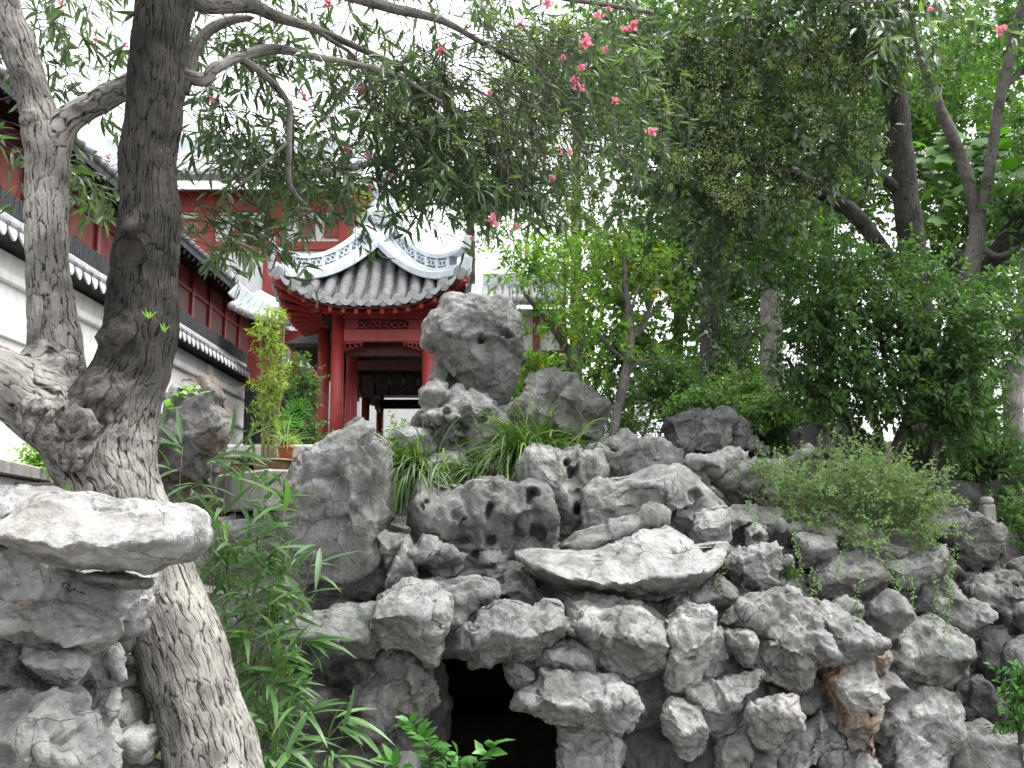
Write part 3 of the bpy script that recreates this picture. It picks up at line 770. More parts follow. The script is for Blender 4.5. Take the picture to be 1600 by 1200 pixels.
def side_roof():
    """grey roof corner with white ridge left of the pavilion"""
    Y = 21.0
    p0 = at(372, 492, Y); p1 = at(470, 520, Y)
    root = empty('side_roof', (p0[0]+.6, Y, E+1.0), 'red walled corner hall with white-ridged upturned roof beside the lime bamboo', 'building')
    n = 12; V = []; F = []
    def prof(t):   # eave from left corner to the right
        x = p0[0]+(p1[0]-p0[0])*t; z = p1[2]+(p0[2]-p1[2])*(1-t)**2.2; return x, z
    for i in range(n):
        x, z = prof(i/(n-1)); V += [(x, Y-.7, z), (x, Y-.7, z+.08), (x+.1, Y+1.4, z+.9), (x+.1, Y+1.4, z+.8)]
    for i in range(n-1):
        for k in range(4): F.append((4*i+k, 4*i+(k+1) % 4, 4*i+4+(k+1) % 4, 4*i+4+k))
    F += [(0, 1, 2, 3), tuple(4*(n-1)+k for k in (3, 2, 1, 0))]
    rf = MB().add(np.array(V, float), F).build('roof', M['ridge'], root)
    for i in range(8):
        x, z = prof((i+.4)/8)
        MB().tube([(x, Y-.76, z+.06), (x, Y-.66, z+.1), (x+.03, Y+.1, z+.40)], [.085, .085, .08], 10).build('tile_roll', M['tile_pale'], rf, smooth=True)
    c = []
    for t in np.linspace(0, 1, 12):
        x, z = prof(t*.9); c.append(np.array((x-.03, Y-.35+t*.3, z+.32+.18*(1-t)**2)))
    for i in range(11):
        MB().bar(c[i], c[i+1]+(c[i+1]-c[i])*.05, .16, .34).build('ridge', M['ridge'], rf, bevel=.02)
    a, b = at(385, 640, Y+.5), at(500, 518, Y+.5)
    zm = at(440, 602, Y+.5)[2]
    MB().box((a[0], Y+.4, zm), (b[0], Y+.7, b[2])).build('wall', M['red_bright'], root)
    MB().box((a[0]-.02, Y+.38, E+.9), (b[0]+.02, Y+.72, zm)).build('base_wall', M['tile_black'], root)
    w0, w1 = at(468, 575, Y+.3), at(497, 545, Y+.3)
    MB().box((w0[0], Y+.33, w0[2]), (w1[0], Y+.41, w1[2])).build('window', M['white'], root, bevel=.01)
    w0, w1 = at(436, 567, Y+.3), at(452, 545, Y+.3)
    MB().box((w0[0], Y+.33, w0[2]), (w1[0], Y+.41, w1[2])).build('window', M['grey_plaster'], root, bevel=.01)
side_roof()

def right_roof():
    Y = 22.0
    root = empty('gallery_roof', (0.3, Y, E+1.5), 'white-ridged gallery roof glimpsed behind the yellow-leaved tree', 'building')
    a, b = at(752, 478, Y), at(885, 478, Y)
    MB().box((a[0], Y+.3, E+.9), (b[0], Y+.6, a[2])).build('wall', M['white'], root)
    for px in (760, 838, 880):
        c = at(px, 500, Y)[0]; MB().box((c-.08, Y+.1, E+1), (c+.08, Y+.3, a[2])).build('post', M['red_beam'], root)
    MB().add([(a[0], Y-.7, a[2]-.15), (b[0], Y-.7, a[2]-.15), (b[0], Y+.9, a[2]+.55), (a[0], Y+.9, a[2]+.55), (a[0], Y-.7, a[2]-.05), (b[0], Y-.7, a[2]-.05), (b[0], Y+.9, a[2]+.65), (a[0], Y+.9, a[2]+.65)],
             [(3, 2, 1, 0), (4, 5, 6, 7), (0, 1, 5, 4), (1, 2, 6, 5), (2, 3, 7, 6), (3, 0, 4, 7)]).build('roof', M['ridge'], root)
    for i in range(12):
        x = a[0]+(b[0]-a[0])*(i+.5)/12
        MB().tube([(x, Y-.75, a[2]-.05), (x, Y+.8, a[2]+.64)], .085, 8).build('tile_roll', M['tile_pale'], root, smooth=True)
    MB().box((a[0], Y+.8, a[2]+.6), (b[0], Y+1.0, a[2]+.98)).build('ridge', M['ridge'], root, bevel=.03)
right_roof()

# ------------------------------------------------------------------ rocks
_ico = {}
def ico(sub):
    if sub not in _ico:
        bm = bmesh.new(); bmesh.ops.create_icosphere(bm, subdivisions=sub, radius=1)
        V = np.array([v.co for v in bm.verts]); V /= np.linalg.norm(V, axis=1)[:, None]
        F = np.array([[v.index for v in f.verts] for f in bm.faces], dtype=np.int32); bm.free(); _ico[sub] = (V, F)
    return _ico[sub]

_seed = [100]; CEN = []
def rock(label, Y, poly, mat='rock_mid', D=None, lip=0.2, ridge=0.45, under=0.55, ledge=None, grow=1.05, chip=1.0, scoop=1.0, facets=13, dents=(), sub=5, name='rock', group=None, back=None, rough=1.0, cat='rock'):
    _seed[0] += 7; seed = _seed[0]; CEN.append((np.mean([p[0] for p in poly]), np.mean([p[1] for p in poly]), Y, name)); rr = np.random.default_rng(seed)
    P3 = np.array([at(p[0], p[1], Y) for p in poly]); c = (P3.min(0)+P3.max(0))/2
    # area centroid of the outline
    x, z = P3[:, 0], P3[:, 2]; x2, z2 = np.roll(x, -1), np.roll(z, -1); cr = x*z2-x2*z; A = cr.sum()/2
    c[0] = ((x+x2)*cr).sum()/(6*A); c[2] = ((z+z2)*cr).sum()/(6*A)
    px, pz = (x-c[0])*grow, (z-c[2])*grow
    ext = P3.max(0)-P3.min(0); L = max(.12, min(ext[0], ext[2])); Lm = (ext[0]*ext[2])**.5
    if D is None: D = .62*Lm
    if back is None: back = .7*D
    V, F = ico(sub); V = V.copy()
    rho = np.sqrt(V[:, 0]**2+V[:, 2]**2); ux = V[:, 0]/np.maximum(rho, 1e-6); uz = V[:, 2]/np.maximum(rho, 1e-6)
    r = np.zeros(len(V))
    for i in range(len(px)):
        j = (i+1) % len(px); ax, az, ex, ez = px[i], pz[i], px[j]-px[i], pz[j]-pz[i]
        den = ux*ez-uz*ex; den = np.where(np.abs(den) < 1e-9, 1e-9, den)
        t = (ax*ez-az*ex)/den; s = (ax*uz-az*ux)/den
        r = np.where((s >= -1e-4) & (s <= 1.0001) & (t > r), t, r)
    rm = np.full(len(V), .5*Lm); k = np.clip(rho*1.6, 0, 1); r = rm*(1-k)+np.maximum(r, .05*Lm)*k
    rp = rho**.85
    X = ux*rp*r; Z = uz*rp*r
    vz = uz*rp - lip*(1-rho**2); dep = np.sqrt(np.clip(1-(ux*rp)**2-vz**2, 0, 1)); tent = np.clip(1-np.abs(vz)**1.1-.35*(ux*rp)**4, 0, 1)
    dep = (dep*(1-ridge)+tent*ridge)*np.clip((1-rho)*6, 0, 1)**.5
    Yv = np.where(V[:, 1] < 0, -D*dep, back*np.abs(V[:, 1])**.8)
    Yv = np.where(V[:, 1] < 0, Yv+under*D*np.clip(lip*.5-.1-uz*rp, 0, 1)**1.2*np.clip(dep*2, 0, 1), Yv)
    if ledge is None and Y < 8.4 and ridge > .2: ledge = rr.uniform(.45, .72) if rr.random() < .65 else None
    if ledge:
        # overhanging profile: a top face falling forward to a crisp lip, and an underside cut back below it
        zt = np.full(len(V), -9.0); zb = np.full(len(V), 9.0)
        for i in range(len(px)):
            j = (i+1) % len(px); x0_, x1_ = px[i], px[j]
            if abs(x1_-x0_) < 1e-6: continue
            t = (X-x0_)/(x1_-x0_); ok = (t >= -.02) & (t <= 1.02); zz = pz[i]+(pz[j]-pz[i])*np.clip(t, 0, 1)
            zt = np.where(ok, np.maximum(zt, zz), zt); zb = np.where(ok, np.minimum(zb, zz), zb)
        vh = np.clip((Z-zb)/np.maximum(zt-zb, 1e-3), 0, 1); PX = np.stack([X, X*0, X*0], 1)
        vl = np.clip(ledge+.13*vnoise(PX/(.30*L+.04)+seed, 2)+.07*vnoise(PX/.07+seed, 4), .12, .85)
        pr = np.where(vh > vl, ((1-vh)/(1-vl))**.75, (vh/vl)**1.15)
        fade = np.clip((1-rho)*4.5, 0, 1)**.6
        blk = .80+.35*vnoise(PX/(.38*L+.05)+seed+7, 6)
        Yl = -D*np.clip(pr, 0, 1)*fade*blk
        Yv = np.where(V[:, 1] < 0, .12*Yv+.88*Yl, Yv)
    Q = np.stack([X, Yv, Z], 1)
    # broken planes
    if ledge: facets = facets//3
    for _ in range(facets):
        n = rr.normal(size=3); n[1] = -abs(n[1])*.9; n /= np.linalg.norm(n)
        h = Q @ n; d = h.max()*rr.uniform(.62, .90); over = np.clip(h-d, 0, None)
        Q -= (over*.96*np.clip(1.35-1.3*rho, .04, 1))[:, None]*n
    W = Q+c
    # warped scoops with sharp ribs between, plus grain
    wp = np.stack([vnoise(W/(.45*L+.05)+k*9.1, seed+k) for k in range(3)], 1)
    q = W+wp*.22*L
    N = vnormals(Q, F)
    s1 = max(.10, min(.40, .55*L)); f1, f2 = worley(q/s1*np.array((1, 1, 1.15)), seed+11)
    s2 = max(.05, min(.16, .20*L)); g1, g2 = worley(q/s2, seed+12)
    edge = np.clip(rho*1.3-.95, 0, 1)       # keep the outline
    amp = min(.19, .28*L)*scoop
    if ledge: amp *= .62; chip *= .55
    disp = amp*(np.clip(f1, 0, 1.1)**1.6-.42)*(1-.55*edge)
    disp += min(.035, .05*L)*scoop*(np.clip(g1, 0, 1)**1.5-.4)
    disp -= min(.02, .03*L)*np.exp(-((f2-f1)/.05)**2)*(vnoise(W*5, seed+20) > 0.05)
    disp += chip*(min(.11, .17*L)*chips(q/max(.10, min(.42, .55*L)), seed+30)*(1-.55*edge)+min(.03, .05*L)*chips(q/max(.05, .2*L), seed+31))
    disp += min(.035, .05*L)*rough*fbm(W/(.32*L), seed+3, 3)
    disp += min(.020, .032*L)*rough*fbm(W/.085, seed+5, 3, True)
    Q = Q+N*disp[:, None]
    for d in dents:
        hp = at(d[0], d[1], Y)-c; rad = d[2]*Y/FPX; rz = rad*(d[4] if len(d) > 4 else 1.0)
        qq = np.sqrt(((Q[:, 0]-hp[0]+.9*rad*vnoise(W*11, 3))/rad)**2+((Q[:, 2]-hp[2]+.9*rad*vnoise(W*11, 4))/rz)**2)
        fall = np.clip((1.1-qq)/.6, 0, 1); fall = fall*fall*(3-2*fall)
        Q[:, 1] += np.where(V[:, 1] < .15, fall*d[3]*.7, 0)
    base = c+np.array((0, 0, Q[:, 2].min()))
    o = obj(name, Q+c, F, M[mat], loc=base, smooth=True)
    return tag(o, label, cat, group)

SL = 'rockery stones'
# --- ornamental rocks on the upper tier
rock('tall pale perforated ornamental rock shaped like a head atop the rockery', 9.6, [(697,463),(723,459),(750,464),(773,467),(781,457),(795,463),(810,487),(816,507),(813,530),(814,563),(807,593),(790,625),(763,631),(735,629),(721,607),(714,582),(684,564),(677,550),(659,537),(667,507),(690,487)],
     'rock_pale', D=.34, ridge=.1, lip=0, under=.3, facets=2, grow=1.02, chip=.5, scoop=.40, dents=[(752,535,6,.22),(790,529,14,.22,.5)], sub=6, name='ornamental_rock', rough=1.2)
rock('slender grey stone propping up the head-shaped ornamental rock', 9.75, [(685,560),(712,570),(722,605),(735,632),(700,640),(684,610)], 'rock_mid', name='ornamental_rock', dents=[(708,600,12,.2,1.8)], grow=1.30, chip=.7)
rock('small hooked pale stone below the head-shaped rock, left of the pitted block', 9.35, [(655,613),(697,599),(702,620),(683,634),(678,655),(677,688),(650,690),(634,672),(650,655),(660,640)], 'rock_pale', scoop=1.3, grow=1.15, chip=.7)
rock('smooth pale stone with concave face low beside the hooked stone', 9.2, [(622,678),(645,670),(676,674),(678,712),(662,725),(645,714),(633,694)], 'rock_pale', scoop=1.1, grow=1.15, chip=.7)
rock('grey block riddled with small holes directly beneath the head-shaped rock', 9.3, [(676,655),(690,628),(735,622),(770,628),(780,660),(775,690),(750,714),(720,717),(690,714),(675,695)], 'rock_mid', scoop=1.7, dents=[(719,669,8,.2,1.4),(729,674,6,.2),(725,691,8,.2),(700,650,10,.15),(755,660,9,.15)], sub=6, grow=1.18, chip=.7)
rock('low rounded base stone under the block riddled with holes', 9.0, [(663,722),(690,710),(720,712),(732,730),(716,746),(680,748),(660,735)], 'rock_mid', grow=1.25, chip=.7)
rock('broad deeply furrowed grey rock standing behind the large lilyturf clump', 9.5, [(830,588),(867,583),(897,582),(917,592),(928,610),(938,633),(938,668),(932,702),(880,716),(800,706),(796,645),(810,621),(831,606)], 'rock_mid', scoop=1.5, sub=6, D=.4, name='ornamental_rock')
rock('brown-faced standing stone by the white wall with creeper on its shoulder', 9.3, [(280,609),(296,605),(325,608),(336,615),(341,632),(351,650),(355,665),(351,682),(338,712),(330,770),(268,775),(243,720),(250,680),(262,650),(270,625)], 'rock_brown', D=.3, ridge=.1, scoop=.3, chip=.5, facets=4, grow=1.15, sub=6, name='standing_stone')
rock('dark craggy boulder behind the large white boulder', 9.6, [(1036,648),(1060,646),(1083,641),(1100,651),(1118,651),(1136,653),(1146,690),(1140,722),(1120,733),(1113,757),(1083,745),(1053,722),(1048,697),(1041,673)], 'rock_dark_or_shaded', scoop=1.3, sub=6)
rock('dark ribbed boulder leaning against the dark craggy boulder', 9.75, [(1132,655),(1146,656),(1165,661),(1180,682),(1199,704),(1186,716),(1155,722),(1130,735),(1120,700)], 'rock_dark_or_shaded', scoop=1.4)
rock('sloping dark grey rock just behind the large white boulder', 8.75, [(940,722),(977,709),(1010,699),(1034,706),(1067,727),(1100,748),(1120,768),(1100,800),(1000,800),(940,780)], 'rock_dark_or_shaded', scoop=.7)
rock('pale stone beside the slim trunk of the yellow-leaved tree', 9.3, [(922,700),(950,680),(973,676),(1000,690),(1005,712),(965,722),(925,716)], 'rock_mid')
rock('small white cracked stone between the slim tree and the dark craggy boulder', 9.2, [(1000,690),(1015,680),(1034,683),(1049,698),(1052,716),(1020,722),(1000,712)], 'rock_pale')
rock('white lichened boulder at the left edge of the trailing vine bush', 8.7, [(1113,752),(1125,740),(1162,719),(1187,721),(1225,724),(1240,742),(1215,765),(1178,780),(1140,790),(1116,780)], 'rock_pale', scoop=.8, D=.4)
rock('dark square-cut rock under the dark leafy shrub', 10.0, [(1246,673),(1267,669),(1292,672),(1300,690),(1296,720),(1270,730),(1241,724)], 'rock_dark_or_shaded', scoop=.4, facets=10)
rock('jagged dark rock beside the square-cut rock under the shrub', 10.1, [(1290,697),(1310,680),(1330,668),(1352,671),(1360,700),(1350,735),(1300,735)], 'rock_dark_or_shaded', scoop=1.4)
rock('tall dark rock behind the thin shrub stems', 10.0, [(1405,700),(1420,670),(1447,661),(1465,670),(1467,700),(1489,740),(1476,780),(1450,775),(1420,750),(1400,725)], 'rock_dark_or_shaded', scoop=.7)
rock('small round dark stone at the foot of the thin shrub stems', 9.6, [(1440,775),(1460,763),(1477,780),(1476,805),(1460,815),(1440,808)], 'rock_dark_or_shaded', scoop=.4)
# --- middle tier
rock('tall smooth grey rock with rounded shoulder behind the bamboo', 7.75, [(567,666),(586,677),(604,697),(610,715),(608,780),(603,830),(614,900),(604,950),(540,962),(470,945),(445,880),(440,800),(447,752),(481,724),(482,703),(510,696),(540,680)], 'rock_mid', D=.45, ridge=.05, lip=0, facets=3, scoop=.45, sub=6, rough=1.1)
rock('broad craggy block full of dark holes above the ledges', 7.75, [(646,749),(672,750),(700,757),(725,756),(750,745),(778,743),(790,755),(820,751),(848,761),(861,790),(868,812),(862,850),(832,862),(805,880),(762,905),(710,903),(680,892),(645,878),(641,850),(640,800)], 'rock_mid', D=.36, scoop=1.25, sub=6, facets=4, ledge=.6,
     dents=[(825,775,12,.28,.8),(765,800,7,.28,1.9),(723,845,14,.2,.7),(680,843,16,.2,.5),(768,846,12,.25,.8),(840,835,12,.28,1.4),(670,785,4,.15),(664,793,4,.15),(716,807,8,.12,.5),(745,865,8,.18),(700,760,9,.1,.5)])
rock('angular chipped block jutting below the craggy holed block', 7.42, [(658,837),(682,847),(726,867),(714,899),(690,903),(667,889),(637,879),(632,862)], 'rock_mid', scoop=.9)
rock('thin white shard leaning against the tall smooth rock', 7.5, [(590,835),(600,830),(634,836),(638,852),(618,880),(608,895),(598,872)], 'rock_pale', scoop=.3, facets=4, D=.12)
rock('pale sloping wedge at the foot of the craggy holed block', 7.4, [(637,838),(650,870),(650,915),(603,925),(606,898)], 'rock_pale', scoop=.5)
rock('flat pale slab below the chipped block', 7.35, [(655,904),(690,906),(750,899),(758,914),(702,932),(665,930)], 'rock_pale', scoop=.3)
rock('small stone squeezed under the right end of the craggy holed block', 7.5, [(760,895),(790,880),(815,885),(818,915),(790,930),(765,925)], 'rock_mid')
rock('rounded stone in shade beneath the left tip of the white slab', 7.4, [(785,890),(803,888),(840,905),(845,935),(810,945),(788,925)], 'rock_dark_or_shaded', scoop=.8)
rock('squat grey rock with two round holes behind the white slab', 8.2, [(815,716),(822,704),(836,703),(862,711),(900,709),(935,709),(947,730),(935,775),(928,800),(925,850),(885,856),(860,830),(864,790),(850,762),(815,748),(810,727)], 'rock_mid', scoop=.8, dents=[(889,740,8,.25),(904,799,9,.3,1.1),(884,727,6,.2),(902,768,5,.1)], sub=6, D=.35)
rock('large smooth white boulder in the middle of the rockery', 7.95, [(915,768),(942,747),(967,739),(1030,740),(1070,740),(1093,751),(1109,772),(1124,787),(1136,797),(1140,838),(1122,870),(1085,880),(1000,870),(925,860),(910,828),(914,795)], 'rock_pale', D=.5, ridge=.05, scoop=.75, sub=6, dents=[(1074,778,15,.18,.8)], rough=.8)
rock('saddle-shaped pale rock at the right shoulder of the large white boulder', 7.55, [(1086,805),(1100,797),(1136,792),(1140,815),(1136,850),(1112,866),(1084,862)], 'rock_pale', scoop=1.2)
rock('knobbly white crest stone lying along the top of the white slab', 7.35, [(874,852),(900,834),(932,822),(980,810),(1015,788),(1032,790),(1042,803),(1040,826),(1000,842),(950,868),(900,872)], 'rock_pale', scoop=1.1, D=.25, ledge=0.50)
rock('wide white overhanging slab jutting out in the middle of the rockery', 7.15, [(803,863),(850,860),(930,860),(1000,832),(1045,820),(1073,836),(1091,858),(1115,848),(1136,848),(1139,862),(1120,887),(1085,917),(1030,938),(960,936),(890,922),(840,902),(815,882)], 'rock_pale', D=.62, lip=-.42, ridge=.9, scoop=.55, facets=4, sub=6, back=.5, ledge=0.34, grow=1.0, rough=.9, chip=.35)
rock('dark-faced rock with pale rim right of the large white boulder', 8.0, [(1134,800),(1165,789),(1200,794),(1250,813),(1310,832),(1316,852),(1240,862),(1190,865),(1140,862),(1131,828)], 'rock_mid', scoop=1.2, lip=-.2, sub=6, dents=[(1152,835,18,.15)])
rock('small ring-shaped white knob beside the dark-faced rock', 7.75, [(1165,825),(1180,815),(1196,820),(1200,840),(1190,858),(1168,855)], 'rock_pale', dents=[(1181,838,9,.12)], scoop=.5)
rock('smooth rounded hollowed rock below the ring-shaped knob', 7.45, [(1122,876),(1150,862),(1195,851),(1214,857),(1228,876),(1241,900),(1218,914),(1184,925),(1155,919),(1138,893)], 'rock_pale', scoop=1.1, ridge=.1, sub=6, D=.35, dents=[(1205,900,15,.10,.7)])
rock('upright fin-shaped grey stone right of the white slab underside', 7.2, [(1070,952),(1077,928),(1123,900),(1144,920),(1150,942),(1132,960),(1115,965)], 'rock_mid', scoop=.3, facets=6)
# --- right upper face
rock('angular grey block hidden partly by the trailing vine', 7.7, [(1240,835),(1304,837),(1309,880),(1285,892),(1254,884)], 'rock_mid', scoop=.5)
rock('sloping grey slab face beneath the trailing vine bush', 7.65, [(1268,905),(1300,868),(1345,868),(1380,884),(1380,920),(1348,950),(1338,962),(1302,958),(1272,930)], 'rock_mid', scoop=.6, facets=9, sub=6)
rock('grey crag jutting beneath the right end of the vine bush', 7.9, [(1375,880),(1425,868),(1478,852),(1484,888),(1452,912),(1410,928),(1386,910)], 'rock_mid', scoop=.9, lip=.2, sub=6, ledge=0.60)
rock('dark recessed stone behind the hanging vine strands', 8.0, [(1382,905),(1435,900),(1448,935),(1442,968),(1398,978),(1380,950)], 'rock_dark_or_shaded')
rock('lumpy grey stone right of the hanging vine strands', 7.9, [(1438,915),(1480,902),(1508,935),(1548,960),(1534,992),(1490,1003),(1452,988),(1436,950)], 'rock_mid', scoop=1.2, sub=6)
rock('big rounded dark boulder near the mottled stone post', 8.5, [(1468,820),(1500,793),(1526,799),(1556,829),(1561,862),(1553,895),(1505,910),(1490,885),(1468,840)], 'rock_dark_or_shaded', scoop=.5, ridge=.05, sub=6)
rock('layered dark stone with curling edge below the big rounded dark boulder', 8.2, [(1505,915),(1540,906),(1560,915),(1600,918),(1612,960),(1582,990),(1555,990),(1538,962),(1512,935)], 'rock_dark_or_shaded', scoop=1.4, sub=6)
rock('flat dark stone poking from behind the layered dark stone', 8.5, [(1555,900),(1590,888),(1640,895),(1645,920),(1590,922),(1558,912)], 'rock_dark_or_shaded', scoop=.5)
rock('dark upright pillar stone at the right end of the rockery face', 8.1, [(1532,985),(1572,978),(1578,1030),(1570,1085),(1532,1082),(1524,1030)], 'rock_dark_or_shaded', scoop=.8)
rock('hollowed dark rock below the dark upright pillar stone', 7.8, [(1478,1095),(1500,1074),(1532,1066),(1562,1074),(1582,1100),(1574,1140),(1546,1146),(1520,1132),(1488,1118)], 'rock_dark_or_shaded', scoop=1.6, sub=6)
rock('bulging dark rock at the far right foot of the rockery', 7.9, [(1575,1010),(1620,990),(1660,1050),(1650,1150),(1590,1150),(1572,1080)], 'rock_dark_or_shaded')
rock('arched grey overhang rock above the flat grey face', 7.6, [(1376,985),(1405,975),(1467,966),(1512,1000),(1506,1056),(1450,1082),(1415,1086),(1380,1062),(1388,1022)], 'rock_mid', lip=.35, ridge=.6, scoop=1.0, sub=6, ledge=0.55)
rock('broad flat grey face stone left of the hollowed dark rock', 7.5, [(1368,1082),(1420,1086),(1462,1080),(1488,1110),(1494,1155),(1476,1195),(1440,1255),(1385,1255),(1362,1175),(1366,1120)], 'rock_mid', scoop=.9, ridge=.05, sub=6)
rock('dark boulder at the bottom right corner beside the hollowed rock', 7.5, [(1490,1140),(1540,1135),(1590,1145),(1600,1255),(1500,1258),(1482,1190)], 'rock_dark_or_shaded', scoop=1.2)
rock('dark stone filling the bottom right corner of the rockery', 7.6, [(1580,1130),(1640,1120),(1660,1258),(1590,1262)], 'rock_dark_or_shaded')
# --- front face, right of the cave
rock('ochre-stained tapering rock hanging from the rockery face', 6.95, [(1284,1055),(1317,1040),(1363,1036),(1369,1075),(1368,1117),(1364,1182),(1338,1176),(1320,1140),(1302,1106)], 'rock_orange', scoop=.8, sub=6, D=.26, ridge=.1)
rock('pale-topped ledge stone above the ochre-stained hanging rock', 6.95, [(1288,968),(1342,970),(1381,1000),(1378,1018),(1326,1040),(1300,1037),(1294,1002)], 'rock_mid', lip=.35, ridge=.8, scoop=.5, facets=8, sub=6, ledge=0.62)
rock('very rough pitted grey rock in the middle of the rockery face', 6.85, [(1153,942),(1190,928),(1238,930),(1270,948),(1285,981),(1299,1008),(1301,1030),(1286,1040),(1267,1043),(1265,1067),(1243,1077),(1217,1066),(1190,1055),(1172,1030),(1180,1008),(1194,995),(1163,962)], 'rock_mid', D=.34, scoop=1.2, sub=6, rough=2.2)
rock('sharp-edged chunky rock with lit top and dark belly right of the cave', 6.75, [(874,982),(896,968),(898,944),(915,938),(1000,943),(1017,957),(1042,985),(1053,1005),(1050,1027),(1030,1052),(990,1064),(950,1058),(922,1042),(902,1004)], 'rock_mid', lip=.30, ridge=.85, scoop=.5, facets=8, D=.45, sub=6, ledge=0.60)
rock('pale knuckled pillar rock beside the sharp-edged chunky rock', 6.65, [(1040,964),(1062,952),(1118,946),(1122,960),(1112,981),(1104,1040),(1091,1067),(1074,1087),(1048,1085),(1044,1040),(1052,1008),(1041,987)], 'rock_pale', scoop=1.4, D=.24, sub=6, dents=[(1072,1022,10,.08,.4)])
rock('narrow stack of thin stone layers beside the knuckled pillar rock', 6.75, [(1102,985),(1125,978),(1132,1000),(1136,1050),(1122,1074),(1098,1074),(1096,1040)], 'rock_mid', scoop=1.9, D=.16)
rock('dark pyramid-faced stone wedged left of the rough pitted rock', 6.7, [(1130,988),(1147,980),(1172,986),(1182,1000),(1173,1040),(1158,1032),(1133,1009)], 'rock_mid', scoop=.6, facets=9, D=.18)
rock('small bright white wedge above the dark pyramid-faced stone', 6.8, [(1125,970),(1147,945),(1166,965),(1166,984),(1131,984)], 'rock_pale', scoop=.4, D=.14)
rock('pale tooth-shaped rock hanging low below the knuckled pillar rock', 6.5, [(1036,1102),(1051,1091),(1070,1096),(1094,1086),(1102,1147),(1096,1175),(1078,1187),(1062,1181),(1038,1138)], 'rock_pale', scoop=1.0, sub=6, D=.2)
rock('pale winged rock beside the tooth-shaped rock', 6.6, [(1070,1078),(1120,1073),(1134,1054),(1187,1055),(1172,1082),(1155,1103),(1144,1138),(1121,1152),(1098,1138),(1082,1102)], 'rock_pale', scoop=1.3, sub=6, D=.25)
rock('rounded pale-faced knob rock low on the rockery face', 6.45, [(1175,1110),(1190,1098),(1214,1092),(1240,1090),(1249,1107),(1249,1133),(1235,1159),(1206,1173),(1185,1165),(1177,1136)], 'rock_pale', scoop=.9, ridge=.0, sub=6, D=.26)
rock('rust-spotted stone low between the tooth-shaped rock and the round knob', 6.65, [(1119,1168),(1134,1145),(1165,1134),(1172,1163),(1166,1187),(1185,1258),(1125,1258)], 'rock_orange', scoop=1.3)
rock('dark stone under the rounded pale-faced knob rock', 6.6, [(1167,1172),(1206,1173),(1214,1195),(1212,1258),(1172,1258)], 'rock_dark_or_shaded')
rock('slanting grey stone right of the rounded pale-faced knob', 6.95, [(1205,1180),(1243,1158),(1257,1136),(1283,1110),(1293,1136),(1285,1175),(1260,1200),(1225,1258),(1205,1255)], 'rock_mid', scoop=.6)
rock('dark stone behind the rounded knob, under the rough pitted rock', 7.1, [(1190,1062),(1240,1075),(1275,1065),(1290,1110),(1250,1130),(1195,1105)], 'rock_dark_or_shaded', scoop=.8)
rock('grey stone at the foot of the ochre-stained hanging rock', 7.0, [(1285,1180),(1330,1175),(1375,1185),(1380,1262),(1285,1262)], 'rock_mid')
rock('small pale stone left of the ochre-stained hanging rock', 7.1, [(1270,1140),(1295,1128),(1320,1160),(1312,1195),(1280,1190)], 'rock_mid')
rock('pale rounded stone under the hanging ledge right of the ochre rock', 7.2, [(1362,1005),(1385,1000),(1392,1035),(1380,1060),(1362,1040)], 'rock_orange', scoop=.6)
# --- around the cave
rock('long flat ledge rock reaching left into the bamboo', 6.8, [(415,985),(447,974),(500,958),(545,944),(592,948),(602,980),(598,1012),(582,1026),(540,1021),(500,1011),(455,1003)], 'rock_mid', lip=-.25, ridge=.8, scoop=.6, sub=6, D=.4, ledge=0.42)
rock('lichen-crusted block with faceted dark front over the cave', 6.6, [(583,966),(594,930),(630,916),(670,916),(702,934),(703,957),(692,987),(683,1003),(681,1036),(664,1033),(640,1014),(600,1012),(582,990)], 'rock_pale', lip=.40, ridge=.9, scoop=.4, facets=10, D=.42, sub=6, ledge=0.60)
rock('pale-rimmed stone bridging the cave roof next to the crusted block', 6.85, [(690,950),(700,925),(735,915),(770,917),(774,936),(748,952),(743,978),(722,1014),(708,1022),(693,992)], 'rock_mid', lip=.3, ridge=.6, scoop=.8, ledge=0.60)
rock('bulbous grey rock hanging over the cave mouth', 6.5, [(744,953),(773,943),(808,946),(829,959),(867,951),(880,971),(880,994),(850,1010),(834,1024),(803,1035),(771,1032),(739,1040),(709,1014),(723,988),(742,980)], 'rock_mid', D=.32, scoop=1.0, sub=6, ridge=.3, ledge=0.55)
rock('shadowed hollow stone tucked between the bulbous rock and the white slab', 7.1, [(760,935),(800,912),(845,922),(870,945),(840,965),(790,960)], 'rock_dark_or_shaded', dents=[(790,940,10,.1)])
rock('thin edge stone at the upper right of the cave mouth', 6.55, [(785,1040),(806,1035),(834,1050),(838,1063),(823,1092),(808,1080),(794,1062)], 'rock_mid', scoop=.6, D=.14)
rock('cup-shaped stone above the masonry lintel of the cave', 6.6, [(835,1018),(866,1009),(891,1001),(922,1020),(926,1052),(893,1062),(852,1050)], 'rock_mid', scoop=.7)
rock('heavy mortared lintel rock along the right of the cave mouth', 6.45, [(801,1105),(808,1084),(843,1071),(846,1047),(888,1054),(955,1060),(975,1085),(985,1110),(972,1143),(945,1141),(893,1136),(875,1128),(840,1120)], 'rock_mid', scoop=.7, sub=6, D=.3, facets=9, ledge=0.55)
rock('rounded speckled end stone of the cave lintel', 6.3, [(930,1092),(955,1072),(987,1083),(1002,1106),(987,1141),(953,1139)], 'rock_mid', scoop=.5, D=.18)
rock('upright stone pillar carrying the right of the cave lintel', 6.65, [(870,1163),(876,1134),(920,1130),(966,1142),(968,1262),(878,1262)], 'rock_mid', scoop=1.3, sub=6)
